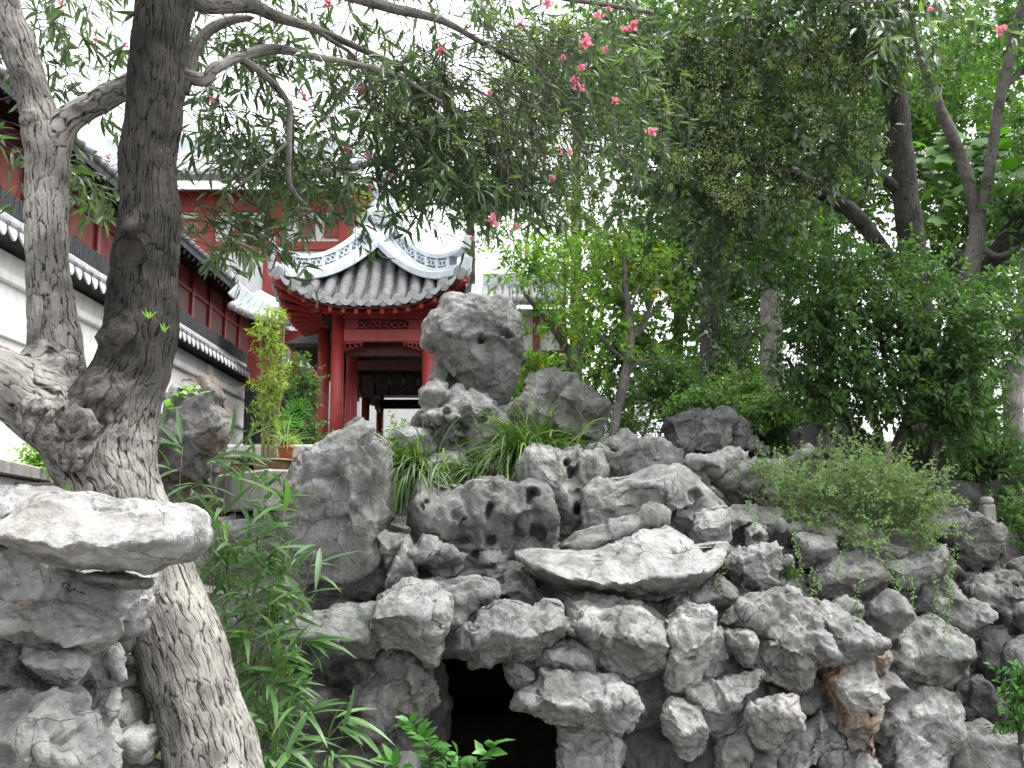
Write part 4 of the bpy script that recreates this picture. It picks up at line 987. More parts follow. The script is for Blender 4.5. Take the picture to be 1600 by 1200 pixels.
rock('knobbly grey pillar rock at the left of the cave', 6.85, [(604,1030),(650,1020),(676,1032),(681,1098),(652,1120),(622,1124),(610,1165),(592,1175),(572,1160),(568,1120),(556,1100),(566,1078),(597,1058)], 'rock_mid', scoop=1.4, sub=6, D=.3)
rock('dark receding wall stone behind the bamboo left of the cave', 7.5, [(420,1060),(500,1050),(570,1075),(580,1150),(540,1180),(430,1170)], 'rock_dark_or_shaded', scoop=.6)
rock('dark wedge stone at the foot of the knobbly cave pillar', 6.9, [(530,1180),(560,1160),(590,1168),(606,1200),(590,1262),(530,1262)], 'rock_dark_or_shaded')
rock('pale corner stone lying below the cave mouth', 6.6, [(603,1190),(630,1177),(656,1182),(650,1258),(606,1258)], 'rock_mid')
rock('dark inner stone closing the left side of the cave', 7.6, [(640,1040),(690,1035),(705,1100),(690,1240),(640,1240)], 'rock_dark_or_shaded', D=.25)
rock('shaded stone below the sharp-edged chunky rock', 7.0, [(960,1055),(1040,1045),(1055,1110),(1040,1150),(985,1145),(975,1090)], 'rock_dark_or_shaded')
rock('shaded low stone between the cave pillar and the tooth-shaped rock', 6.95, [(960,1140),(1040,1130),(1065,1190),(1050,1262),(965,1262)], 'rock_dark_or_shaded')
# --- near left group
rock('broad pale flat slab resting against the leaning tree trunk', 4.0, [(20,800),(70,770),(140,772),(175,780),(233,780),(300,793),(313,800),(323,829),(320,847),(308,864),(300,873),(258,886),(233,897),(196,893),(137,891),(83,886),(33,862),(4,840)], 'rock_mid', lip=-.38, ridge=.9, scoop=.45, facets=4, D=.42, sub=6, ledge=0.36, grow=1.0, rough=.9, chip=.35)
rock('pale cracked slab lying behind the broad flat slab', 4.25, [(-110,775),(-40,765),(0,759),(60,760),(105,768),(118,779),(90,810),(40,850),(-40,855),(-110,835)], 'rock_mid', scoop=.4, D=.3, sub=6, lip=-.2, ledge=0.40, grow=1.0, rough=.9, chip=.35)
rock('layered neck rock under the broad flat slab', 4.45, [(-60,868),(25,858),(165,880),(236,897),(238,917),(220,928),(224,958),(206,985),(180,1004),(150,975),(100,965),(0,955),(-60,950)], 'rock_mid', scoop=1.1, sub=6, D=.3)
rock('thin wafer stone sticking out beneath the broad flat slab', 4.15, [(125,903),(160,893),(190,898),(236,908),(232,918),(170,918),(140,912)], 'rock_mid', scoop=1.0, D=.12)
rock('ledge rock carrying fallen red leaves below the broad slab', 4.0, [(-60,952),(0,945),(60,943),(117,947),(142,966),(168,971),(177,988),(168,1003),(142,1020),(124,1003),(83,1008),(46,1004),(0,992),(-60,990)], 'rock_pale', lip=-.2, ridge=.6, D=.3, scoop=.7, sub=6, ledge=0.50)
rock('pale scarred knob below the leaf-strewn ledge', 4.0, [(48,1006),(80,998),(127,1004),(132,1042),(112,1074),(75,1066),(52,1042)], 'rock_pale', scoop=.7, D=.2)
rock('narrow hanging stone with dark cleft beside the scarred knob', 4.25, [(138,1016),(165,1002),(186,1004),(198,1062),(166,1074),(150,1080),(133,1052)], 'rock_mid', scoop=1.2, dents=[(168,1050,8,.1,1.6)])
rock('greenish stone below the narrow hanging stone', 4.3, [(122,1080),(160,1068),(184,1078),(182,1115),(158,1145),(128,1132)], 'rock_mid')
rock('big dark boulder filling the lower left corner', 3.9, [(-60,1095),(40,1080),(95,1088),(112,1100),(132,1140),(163,1172),(172,1260),(-60,1270)], 'rock_mid', scoop=1.0, D=.35, sub=6)
rock('dark overhung stone above the lower left corner boulder', 4.15, [(-60,1000),(0,1003),(44,1010),(56,1050),(100,1075),(60,1095),(-60,1105)], 'rock_dark_or_shaded', scoop=1.0)
rock('small stone at the foot of the leaning trunk', 4.4, [(146,1150),(178,1124),(190,1155),(178,1180),(150,1190)], 'rock_mid')
rock('dark low stone between the corner boulder and the trunk', 4.6, [(160,1190),(215,1170),(250,1200),(250,1260),(160,1265)], 'rock_dark_or_shaded')

# --- stones continuing beyond the picture's edges
rock('weathered boulder at the outer end of the near slab group', 4.7, [(-330,800),(-200,770),(-110,790),(-90,900),(-120,1010),(-330,1020)], 'rock_mid', scoop=1.0)
rock('broad low boulder under the outer end of the near slab group', 4.5, [(-340,1020),(-200,1000),(-80,1015),(-50,1150),(-60,1330),(-340,1330)], 'rock_mid', scoop=1.0)
rock('tall shady boulder beyond the right end of the rockery', 8.5, [(1640,880),(1700,860),(1780,880),(1800,1000),(1760,1080),(1660,1070),(1640,980)], 'rock_dark_or_shaded', sub=5)
rock('low shady boulder beyond the right end of the rockery', 8.2, [(1640,1060),(1720,1050),(1800,1070),(1820,1230),(1760,1300),(1650,1290)], 'rock_dark_or_shaded', sub=5)
rock('outermost dark boulder at the right end of the rockery', 8.7, [(1780,940),(1860,920),(1930,980),(1940,1150),(1900,1280),(1800,1270),(1790,1100)], 'rock_dark_or_shaded', sub=5)
# --- rubble packed between the large stones
def rubble():
    rr = random.Random(21); n = 0
    zones = [(980, 1420, 930, 1270, 7.35, 50, 'rock_mid', 'small rubble stone packed between the big rocks right of the cave'),
             (1380, 1640, 880, 1280, 8.25, 44, 'rock_dark_or_shaded', 'small dark rubble stone packed into the shady right end of the rockery'),
             (430, 640, 940, 1270, 7.7, 16, 'rock_dark_or_shaded', 'small dark rubble stone behind the bamboo left of the cave'),
             (600, 1140, 850, 960, 7.75, 26, 'rock_mid', 'small rubble stone packed between the ledges above the cave'),
             (900, 1280, 700, 850, 8.7, 18, 'rock_mid', 'small rubble stone between the boulders on the upper tier'),
             (0, 230, 880, 1215, 4.6, 16, 'rock_mid', 'small rubble stone packed under the broad slab by the trunk')]
    for x0, x1, y0, y1, Y, cnt, mt, lab in zones:
        nx = max(2, int(round((cnt*(x1-x0)/(y1-y0))**.5))); ny = max(1, int(round(cnt/nx)))
        for i in range(nx):
            for j in range(ny):
                px = x0+(x1-x0)*(i+.5+rr.uniform(-.3, .3))/nx; py = y0+(y1-y0)*(j+.5+rr.uniform(-.3, .3))/ny
                if 660 < px < 905 and 1000 < py: continue
                rx = .62*(x1-x0)/nx*rr.uniform(.75, 1.1); ry = .62*(y1-y0)/ny*rr.uniform(.75, 1.1)
                poly = [(px+rx*math.cos(t)*rr.uniform(.7, 1.1), py+ry*math.sin(t)*rr.uniform(.7, 1.1)) for t in np.linspace(0, 2*math.pi, 9)[:-1]]
                rock(lab, Y+rr.uniform(-.15, .2), poly, mt, D=.22, sub=4, scoop=1.0, name='rubble_stone', group=lab.replace('small ', '').replace('stone', 'stones', 1), back=.25)
def rock_wall():
    """the continuous mortared stone face that the separate rocks are bedded in"""
    cen = np.array([(c[0], c[1], c[2]) for c in CEN if c[3] == 'rock' and 430 < c[0] < 1660 and c[1] > 790 and c[2] < 8.8])
    xs = np.arange(425, 1720, 5.0); ys = np.arange(800, 1330, 5.0); nx = len(xs)
    X, Yp = np.meshgrid(xs, ys); x = X.ravel(); y = Yp.ravel()
    d2 = (x[:, None]-cen[None, :, 0])**2+(y[:, None]-cen[None, :, 1])**2; wt = np.exp(-d2/(2*70.0**2))+1e-7
    Yf = (wt*cen[None, :, 2]).sum(1)/wt.sum(1)+.27
    P = np.array([at(a, b, c) for a, b, c in zip(x, y, Yf)])
    wp = np.stack([vnoise(P*2.2+k*7, 301+k) for k in range(3)], 1)
    f1, f2 = worley((P+wp*.1)/.24, 310); g1, g2 = worley(P/.085, 311)
    P[:, 1] -= .20*(f1**1.5-.35)+.05*(g1-.4)+.10*chips((P+wp*.1)/.2, 312)+.05*fbm(P/.2, 313, 3)
    top = np.interp(x, [425, 600, 640, 880, 930, 1130, 1300, 1480, 1560, 1720], [985, 960, 900, 880, 860, 850, 850, 880, 920, 920])+14*vnoise(np.stack([x/40, x*0, x*0], 1), 5)
    cave = ((x > 676) & (x < 895) & (y > 1030+np.clip((x-780)*.55, 0, 99)))
    P[:, 1] += np.clip((top-y)/25, 0, 1.5)*.9      # curls back over the top
    i = np.arange(len(ys)-1)[:, None]; j = np.arange(nx-1)[None]
    F = np.stack([i*nx+j, (i+1)*nx+j, (i+1)*nx+j+1, i*nx+j+1], -1).reshape(-1, 4)
    keep = ~(cave[F].any(1)) & (y[F].min(1) > top[F].mean(1)-45)
    o = obj('rockery_face', P, F[keep], M['rock_dark_or_shaded'], smooth=True); o['kind'] = 'structure'  # darker than most set stones: gap shade is put into its colour
rock_wall()
rubble()

# ------------------------------------------------------------------ plants: leaf and twig fields
def unit(A): return A/(np.linalg.norm(A, axis=-1, keepdims=True)+1e-9)
DIAMOND = (np.array([(0, 0, 0), (.5, .42, .10), (0, 1, -.06), (-.5, .42, .10)]), np.array([(0, 1, 2), (0, 2, 3)]))
OVATE = (np.array([(0, 0, 0), (.42, .22, .05), (.46, .52, .04), (0, 1, -.14), (-.46, .52, .04), (-.42, .22, .05), (0, .4, -.02)]),
         np.array([(6, 0, 1), (6, 1, 2), (6, 2, 3), (6, 3, 4), (6, 4, 5), (6, 5, 0)]))
LANCE = (np.array([(0, 0, 0), (.5, .3, .03), (0, .3, 0), (-.5, .3, .03), (.38, .68, -.04), (0, .68, -.06), (-.38, .68, -.04), (0, 1, -.20)]),
         np.array([(0, 1, 2), (0, 2, 3), (1, 4, 5), (1, 5, 2), (2, 5, 6), (2, 6, 3), (4, 7, 5), (5, 7, 6)]))
def leaf_field(pos, d, nrm, ln, wd, tpl, tint=None):
    T, F = tpl; n = len(pos); d = unit(d); x = unit(np.cross(d, nrm)); z = np.cross(x, d)
    V = pos[:, None]+T[None, :, 0, None]*(wd[:, None, None]*x[:, None])+T[None, :, 1, None]*(ln[:, None, None]*d[:, None])+T[None, :, 2, None]*(ln[:, None, None]*z[:, None])
    k = len(T); FF = (F[None]+(np.arange(n)*k)[:, None, None]).reshape(-1, 3)
    t = rng.random(n) if tint is None else tint
    return V.reshape(-1, 3), FF, np.repeat(t, k)
def twig_field(p, q, r):
    """thin three-sided prisms from p to q"""
    d = unit(q-p); a = unit(np.cross(d, np.array((.3, .9, .31)))); b = np.cross(d, a); n = len(p); ang = np.arange(3)*2*math.pi/3
    off = np.cos(ang)[None, :, None]*a[:, None]+np.sin(ang)[None, :, None]*b[:, None]
    V = np.concatenate([p[:, None]+off*r[:, None, None], q[:, None]+off*(r*.5)[:, None, None]], 1).reshape(-1, 3)
    f = np.array([(0, 1, 4, 3), (1, 2, 5, 4), (2, 0, 3, 5)]); F = (f[None]+(np.arange(n)*6)[:, None, None]).reshape(-1, 4)
    return V, F
def clump_pts(clumps, n):
    """n points in ellipsoids given by picture place, distance and half size (px, px, metres), shell-biased"""
    wts = np.array([c[2]*c[3]*(c[6] if len(c) > 6 else 1) for c in clumps], float); wts /= wts.sum(); out = []
    for c, k in zip(clumps, rng.multinomial(n, wts)):
        u = unit(rng.normal(size=(k, 3)))*(rng.random(k)**(1/2.2))[:, None]
        C = at(c[0], c[1], c[4]); s = c[4]/FPX
        out.append(C+u*np.array((c[2]*s, c[5], c[3]*s)))
    return np.concatenate(out)
def patchy(P, scale, thr, seed):
    """drop points where a noise field is low, so the crown has gaps and clumps"""
    return P[fbm(P/scale, seed, 2)+rng.normal(size=len(P))*.06 > thr]
def sprigs(C, d0, spread, slen, k, ln, wd, droop, tpl, up=.8, jit=.25, tw=.0035):
    S = len(C); d = unit(np.array(d0)+rng.normal(size=(S, 3))*spread); l = slen*(.6+.8*rng.random(S))
    t = np.tile(np.linspace(.05, 1, k), (S, 1)); pos = C[:, None]+d[:, None]*(l[:, None]*t)[..., None]
    rad = rng.normal(size=(S, k, 3)); rad = unit(rad-d[:, None]*(rad*d[:, None]).sum(-1, keepdims=True))
    ld = unit(d[:, None]*.55+rad*.8+np.array((0, 0, -droop)))
    nr = unit(np.array((0, 0, up))+rng.normal(size=(S, k, 3))*.55)
    f = (1-jit+2*jit*rng.random((S, k)))
    tint = np.clip(np.repeat(rng.random(S), k)*.6+rng.random(S*k)*.4, 0, 1)
    LV = leaf_field(pos.reshape(-1, 3), ld.reshape(-1, 3), nr.reshape(-1, 3), (ln*f).ravel(), (wd*f).ravel(), tpl, tint)
    TV = twig_field(C-d*(l*.5)[:, None], C+d*l[:, None], np.full(S, tw))
    return LV, TV
def limb_mesh(limbs, seg=14, step=.06, bump=.0, seed=1, burls=()):
    """limbs: lists of (px,py,Y,width px); one joined mesh with uv"""
    Vs, Fs, Us, Ts, n = [], [], [], [], 0
    for li, limb in enumerate(limbs):
        P = [at(p[0], p[1], p[2]) for p in limb]; Rd = [p[3]/2*p[2]/FPX for p in limb]
        P, Rd = resample(P, Rd, step)
        V, F, uv = tube_arrays(P, Rd, seg)
        ctr = np.repeat(P, seg, 0); N = unit(V-ctr); rr_ = np.repeat(Rd, seg)
        if bump:
            ang = uv[:, 0]*2*math.pi; q = np.stack([np.cos(ang)*rr_*26, np.sin(ang)*rr_*26, uv[:, 1]*6], 1)
            h = fbm(q+li*50, seed, 3, True)*bump + fbm(V*3.2, seed+9, 3)*bump*2.5
            V = V+N*(h*np.clip(rr_/.06, .2, 1))[:, None]
        uv = uv.copy(); uv[:, 0] *= 2*math.pi*np.mean(Rd); uv[:, 1] += li*3.7
        mask = np.zeros(len(V))
        for b in burls:
            c = at(b[0], b[1], b[2]); rb = b[3]*b[2]/FPX; dd = np.linalg.norm((V-c), axis=1)/rb
            f = np.clip(1-dd, 0, 1); f = f*f*(3-2*f)
            w1, w2 = worley(V/(.045), 5)
            mask = np.maximum(mask, np.clip(f*2.2+.5*fbm(V*9, 3, 3)-.25, 0, 1)*(f > 0))
            V = V+unit(V-c+N*.3*rb)*(f*rb*1.5*(b[4] if len(b) > 4 else .45)*(1+1.1*fbm(V*13, 8, 3)+.9*(.5-w1)))[:, None]
        if burls:
            w1, w2 = worley(V/.035, 15); V = V+N*(mask*(.026*(.55-w1)+.016*fbm(V*22, 18, 3)))[:, None]
        Vs.append(V); Fs.append(F+n); Us.append(uv); Ts.append(mask); n += len(V)
        Vs.append(P[-1:]+(P[-1]-P[-2])*.3); Us.append(uv[-1:]); Ts.append(mask[-1:])   # closed tip
        tip = n; base = n-seg; n += 1
        ft = np.array([[base+j, base+(j+1) % seg, tip, tip] for j in range(seg)]); Fs.append(ft)
    F = np.concatenate(Fs)
    return np.concatenate(Vs), F, np.concatenate(Us), np.concatenate(Ts)
def trunk_part(root, limbs, mat, seg=14, step=.06, bump=.0, seed=1, burls=(), name='trunk'):
    V, F, uv, mk = limb_mesh(limbs, seg, step, bump, seed, burls)
    tri = F[F[:, 2] == F[:, 3]][:, :3]; quad = F[F[:, 2] != F[:, 3]]
    F3 = np.concatenate([quad[:, [0, 1, 2]], quad[:, [0, 2, 3]], tri])
    return obj(name, V, F3, mat, root, smooth=True, uv=uv, tint=mk)
def tree(name, label, cat, base, limbs, barkm, clumps, n, leafm, sprig, group=None, seg=12, patch=(.6, -.12), seed=3, crown='crown', bump=.008):
    root = empty(name, base, label, cat, group)
    if limbs: trunk_part(root, limbs, barkm, seg=seg, bump=bump, seed=seed)
    C = clump_pts(clumps, n); C = patchy(C, patch[0], patch[1], seed)
    LV, TV = sprigs(C, **sprig)
    c = obj(crown, LV[0], LV[1], leafm, root, smooth=False, tint=LV[2])
    c['kind'] = 'stuff'
    t = obj('twigs', TV[0], TV[1], M['twig'], root, smooth=True); t['kind'] = 'stuff'
    return root

# ------------------------------------------------------------------ the old forked oleander in the foreground
def oleander():
    Y = 4.75
    root = empty('oleander_tree', at(360, 1330, 4.7)*np.array((1, 1, 0))+np.array((0, 0, G0)), 'old forked oleander tree with gnarled bark, narrow leaves and pink flowers', 'tree')
    limbs = [[(400, 1420, 4.6, 150), (345, 1220, 4.65, 132), (275, 1000, 4.75, 122), (222, 860, 4.8, 124), (180, 770, 4.8, 140), (160, 690, 4.8, 165), (185, 620, 4.8, 125), (212, 560, 4.8, 112), (222, 500, 4.8, 108), (228, 420, 4.8, 96), (234, 340, 4.8, 90), (236, 220, 4.8, 84), (246, 110, 4.8, 84), (256, 0, 4.8, 90), (268, -130, 4.8, 86), (285, -260, 4.7, 75)],
             [(160, 720, 4.85, 120), (118, 650, 4.85, 105), (92, 585, 4.9, 84), (82, 500, 4.9, 70), (74, 400, 4.95, 64), (72, 300, 5.0, 62), (72, 225, 5.0, 64), (58, 160, 5.0, 56), (30, 85, 5.0, 52), (10, 20, 5.0, 48), (-20, -80, 5.0, 40)],
             [(75, 250, 5.0, 56), (92, 205, 5.0, 50), (120, 178, 5.0, 44), (165, 152, 5.05, 40), (215, 128, 5.1, 34), (270, 115, 5.15, 28), (318, 124, 5.2, 24), (335, 108, 5.2, 20), (378, 88, 5.3, 17), (430, 77, 5.4, 14), (490, 88, 5.5, 11), (545, 98, 5.6, 9), (620, 118, 5.8, 7), (690, 160, 6.0, 5)],
             [(150, 690, 4.75, 120), (90, 650, 4.7, 112), (35, 612, 4.65, 100), (-30, 572, 4.6, 88), (-120, 520, 4.5, 80), (-230, 440, 4.45, 66), (-340, 330, 4.5, 50), (-430, 180, 4.6, 34), (-500, 0, 4.7, 18)],
             [(286, 145, 5.17, 20), (294, 112, 5.18, 22), (305, 75, 5.2, 20), (330, 45, 5.25, 18), (368, 30, 5.3, 15), (392, 28, 5.3, 9)],
             [(375, 92, 5.3, 13), (405, 110, 5.3, 12), (440, 145, 5.35, 10), (452, 165, 5.35, 10), (452, 220, 5.35, 9), (453, 290, 5.4, 8), (478, 320, 5.5, 5)],
             [(452, 220, 5.35, 6), (410, 260, 5.3, 5), (362, 300, 5.3, 4)],
             [(262, -40, 4.8, 50), (320, 4, 4.9, 34), (390, 8, 5.1, 26), (430, 25, 5.3, 20), (490, 45, 5.5, 14), (560, 75, 5.8, 11), (640, 115, 6.1, 8), (720, 190, 6.4, 6)],
             [(265, -120, 4.8, 44), (380, -60, 5.0, 30), (540, -10, 5.3, 22), (620, 15, 5.6, 16), (690, 32, 5.9, 12), (760, 70, 6.3, 9), (860, 120, 6.8, 6)],
             [(540, -10, 5.3, 14), (700, -30, 5.8, 12), (900, 0, 6.4, 9), (1020, 20, 6.8, 6)],
             [(490, 45, 5.5, 8), (520, 65, 5.6, 7), (555, 90, 5.7, 6), (590, 150, 5.8, 4)]]
    burls = [(100, 690, 4.52, 55, .55), (65, 655, 4.52, 42, .5), (130, 655, 4.5, 45, .45), (200, 690, 4.50, 60, .55), (225, 680, 4.55, 40, .5), (85, 590, 4.7, 45, .5), (55, 580, 4.7, 35, .5), (215, 760, 4.5, 30, .2), (235, 640, 4.6, 45, .4), (190, 390, 4.6, 40, .5), (265, 400, 4.6, 36, .4), (220, 460, 4.55, 55, .3), (175, 520, 4.6, 50, .35), (260, 540, 4.55, 50, .35), (150, 620, 4.6, 60, .3), (235, 590, 4.55, 40, .4), (200, 570, 4.55, 45, .35), (130, 720, 4.6, 30, .3), (250, 470, 4.6, 40, .3), (205, 350, 4.65, 26, .25),
             (70, 565, 4.75, 42, .45), (75, 470, 4.75, 16, .35), (58, 425, 4.75, 14, .35), (118, 170, 4.9, 22, .3), (30, 115, 4.85, 30, .3), (65, 350, 4.8, 12, .35), (320, 125, 5.1, 14, .4), (45, 185, 4.9, 22, .3)]
    trunk_part(root, limbs[:1], M['bark_main'], seg=128, step=.014, bump=.012, seed=4, burls=burls)
    trunk_part(root, limbs[1:4], M['bark'], seg=96, step=.015, bump=.010, seed=5, burls=burls, name='limb')
    trunk_part(root, limbs[4:], M['bark_mid'], seg=12, step=.05, bump=.004, seed=6, name='branch')
    # drooping twigs
    regs = [(110, 90, 100, 100, 5.6, .6, 20), (20, 190, 50, 60, 5.4, .4, 9), (130, 250, 80, 40, 5.8, .5, 14), (55, 20, 70, 50, 5.5, .5, 10),
            (400, 40, 120, 60, 5.6, .5, 32), (430, 205, 130, 70, 5.9, .6, 60), (590, 100, 130, 90, 6.2, .6, 66), (680, 190, 130, 90, 6.4, .6, 120),
            (850, 90, 110, 90, 6.8, .7, 74), (530, 255, 130, 40, 6.2, .5, 34), (800, 250, 110, 60, 6.6, .6, 64), (940, 50, 100, 60, 7.0, .6, 50), (960, 170, 80, 70, 7.2, .5, 40),
            (700, 270, 80, 35, 6.5, .5, 24), (340, 335, 50, 30, 5.8, .4, 9), (410, 325, 60, 25, 5.9, .4, 20), (330, 150, 40, 60, 5.7, .4, 12), (150, -60, 220, 60, 5.4, .8, 36), (600, -60, 400, 50, 6.0, 1.0, 56), (760, 10, 120, 50, 6.6, .6, 20),
            (1420, -12, 130, 12, 5.2, .3, 10)]
    rr = np.random.default_rng(77); Lp, Ld, Tp, Tq, Tr = [], [], [], [], []
    for cx, cy, rx, ry, Yc, dY, n in regs:
        for _ in range(n):
            u = unit(rr.normal(size=3))*rr.random()**.5
            c = at(cx+u[0]*rx, cy+u[1]*ry, Yc+u[2]*dY)
            ln = rr.uniform(.35, .85); d = unit(np.array((.35+rr.normal()*.6, rr.normal()*.5, .30-abs(rr.normal())*.4)))
            pts = [c-d*ln*.5]; dd = d.copy(); m = 6
            for s in range(m):
                dd = unit(dd+np.array((rr.normal()*.12, rr.normal()*.12, -.17+rr.normal()*.10))); pts.append(pts[-1]+dd*ln/m)
            pts = np.array(pts); Tp.append(pts[:-1]); Tq.append(pts[1:]); Tr.append(np.linspace(.0055, .0022, m))
            k = int(rr.integers(9, 17))
            t = np.sort(np.clip(1-rr.random(k)**1.7*.75, 0, .999))*m
            for tt in t:
                i = int(tt); p = pts[i]+(pts[i+1]-pts[i])*(tt-i); ax = unit(pts[i+1]-pts[i]); ra = rr.normal(size=3); ra = unit(ra-ax*np.dot(ra, ax))
                Lp.append(p); Ld.append(unit(ax*.65+ra*.75+np.array((0, 0, -.14))))
    for _ in range(190):
        c = at(700+rr.normal()*110, 120+rr.normal()*60, 6.4+rr.normal()*.4); dd = unit(np.array((.6+rr.normal()*.4, rr.normal()*.3, -.2+rr.normal()*.3))); pts = [c]; m = 9; ln = rr.uniform(.5, 1.15)
        for s in range(m): dd = unit(dd+np.array((rr.normal()*.1-.03, rr.normal()*.1, -.16+rr.normal()*.08))); pts.append(pts[-1]+dd*ln/m)
        pts = np.array(pts); Tp.append(pts[:-1]); Tq.append(pts[1:]); Tr.append(np.linspace(.006, .002, m))
    Lp = np.array(Lp); Ld = np.array(Ld); n = len(Lp)
    V, F, t = leaf_field(Lp, Ld, unit(np.array((0, 0, .7))+rr.normal(size=(n, 3))*.6), rr.uniform(.085, .155, n), rr.uniform(.018, .028, n), LANCE)
    c = obj('crown', V, F, M['oleander'], root, tint=t); c['kind'] = 'stuff'
    V, F = twig_field(np.concatenate(Tp), np.concatenate(Tq), np.concatenate(Tr)); t = obj('twigs', V, F, M['twig'], root, smooth=True); t['kind'] = 'stuff'
    # pink flowers, each a part
    fl = [(913, 65, 12), (908, 106, 7), (898, 126, 10), (960, 158, 7), (987, 40, 9), (975, 46, 7), (936, 24, 7), (950, 14, 5), (1018, 206, 8), (770, 342, 11), (806, 352, 5), (863, 278, 6), (737, 372, 5), (565, 140, 8), (626, 152, 6), (690, 78, 7), (540, 232, 5), (574, 243, 6), (511, 6, 8), (855, 8, 9), (812, 38, 6), (1565, 46, 9), (1455, 14, 5), (945, 76, 5), (876, 236, 4), (890, 236, 4),
          (475, 152, 6), (332, 155, 5), (300, 18, 5), (97, 5, 5), (195, 70, 5), (150, 62, 4), (880, 90, 5), (910, 140, 5), (688, 160, 5), (766, 145, 5), (578, 295, 5), (610, 275, 4), (170, 245, 4)]
    for px, py, r in fl:
        Yf = 6.2 if px > 400 else 5.6
        if px > 1200: Yf = 5.0
        c = at(px, py, Yf-.15); rad = r*Yf/FPX*.95; n = 18
        d = unit(rr.normal(size=(n, 3))+np.array((0, -.5, 0))); nr = unit(np.cross(d, rr.normal(size=(n, 3))))
        V, F, t = leaf_field(np.repeat(c[None], n, 0)+rr.normal(size=(n, 3))*rad*.35, d, nr, np.full(n, rad*1.0), np.full(n, rad*.9), OVATE)
        obj('flower', V, F, M['petal'], root, tint=t)
    # near sprays hanging in at the top edge
    return root
oleander()

# fresh shoots on the burls
def shoots():
    rr = np.random.default_rng(5)
    for px, py, n in ((233, 490, 6), (258, 512, 4), (110, 765, 6)):
        b = at(px, py+8, 4.45); d = unit(rr.normal(size=(n, 3))*.35+np.array((0, -.2, 1)))
        V, F, t = leaf_field(np.repeat(b[None], n, 0), d, unit(rr.normal(size=(n, 3))+np.array((0, -1, 0))), rr.uniform(.03, .06, n), rr.uniform(.007, .011, n), LANCE)
        o = obj('leaf_shoot', V, F, M['ivy'], None, loc=b, tint=t); tag(o, 'tuft of bright green shoots sprouting from the gnarled burl', 'shoots', 'shoots on the old trunk')
shoots()

# ------------------------------------------------------------------ trees behind the rockery
SPR = dict(d0=(0, -.2, .1), spread=.7, slen=.22, k=7, ln=.105, wd=.052, droop=.45, tpl=OVATE)
def gp(px, Y): p = at(px, 600, Y); return (p[0], Y, float(ground_z(p[0], Y)))
pr = tree('privet_tree', 'tall privet tree with glossy grey-green leaves and pale yellow flower panicles', 'tree', gp(1440, 10.6),
     [[(1446, 800, 10.6, 52), (1440, 560, 10.6, 46), (1427, 400, 10.6, 42), (1415, 300, 10.6, 40), (1400, 160, 10.6, 37), (1388, 90, 10.5, 30), (1392, 20, 10.4, 24), (1400, -100, 10.3, 16)],
      [(1404, 295, 10.6, 20), (1370, 272, 10.4, 16), (1345, 268, 10.3, 12), (1322, 254, 10.2, 8), (1250, 230, 9.9, 5)],
      [(1392, 100, 10.5, 18), (1330, 60, 10.2, 12), (1240, 60, 9.9, 8), (1120, 90, 9.6, 4)],
      [(1430, 470, 10.6, 26), (1345, 345, 10.8, 24), (1290, 305, 10.8, 22), (1245, 276, 10.8, 18), (1180, 260, 10.6, 9), (1080, 230, 10.2, 4)]],
     M['bark_dark'], [(1230, 90, 190, 110, 9.6, .8), (1120, 220, 140, 110, 9.8, .7), (1290, 240, 110, 80, 9.6, .6), (1050, 110, 100, 120, 10.0, .7), (1180, 320, 130, 60, 9.8, .6), (1340, 50, 130, 70, 9.8, .7), (1110, 400, 60, 100, 10.4, .6), (1150, 520, 55, 60, 10.6, .5, .7), (1000, 300, 70, 60, 10.2, .5), (1250, -90, 300, 90, 9.6, 1.2), (980, 60, 70, 70, 10.2, .6, .7), (1420, 130, 70, 60, 10.2, .5, .5)],
     2600, M['privet'], SPR, patch=(.35, -.13))
def panicles(root):
    C = clump_pts([(1230, 90, 180, 100, 9.2, .3), (1120, 220, 120, 110, 9.3, .4), (1300, 200, 90, 80, 9.2, .3), (1060, 120, 80, 90, 9.6, .3), (1080, 260, 60, 60, 9.4, .3), (1180, 300, 110, 50, 9.3, .3)], 170)
    k = 46; pos = (C[:, None]+rng.normal(size=(len(C), k, 3))*np.array((.055, .05, .05))).reshape(-1, 3); n = len(pos)
    V, F, t = leaf_field(pos, rng.normal(size=(n, 3)), rng.normal(size=(n, 3)), np.full(n, .016), np.full(n, .014), DIAMOND)
    o = obj('flower_panicles', V, F, M['berry'], root, tint=t); o['kind'] = 'stuff'
panicles(pr)

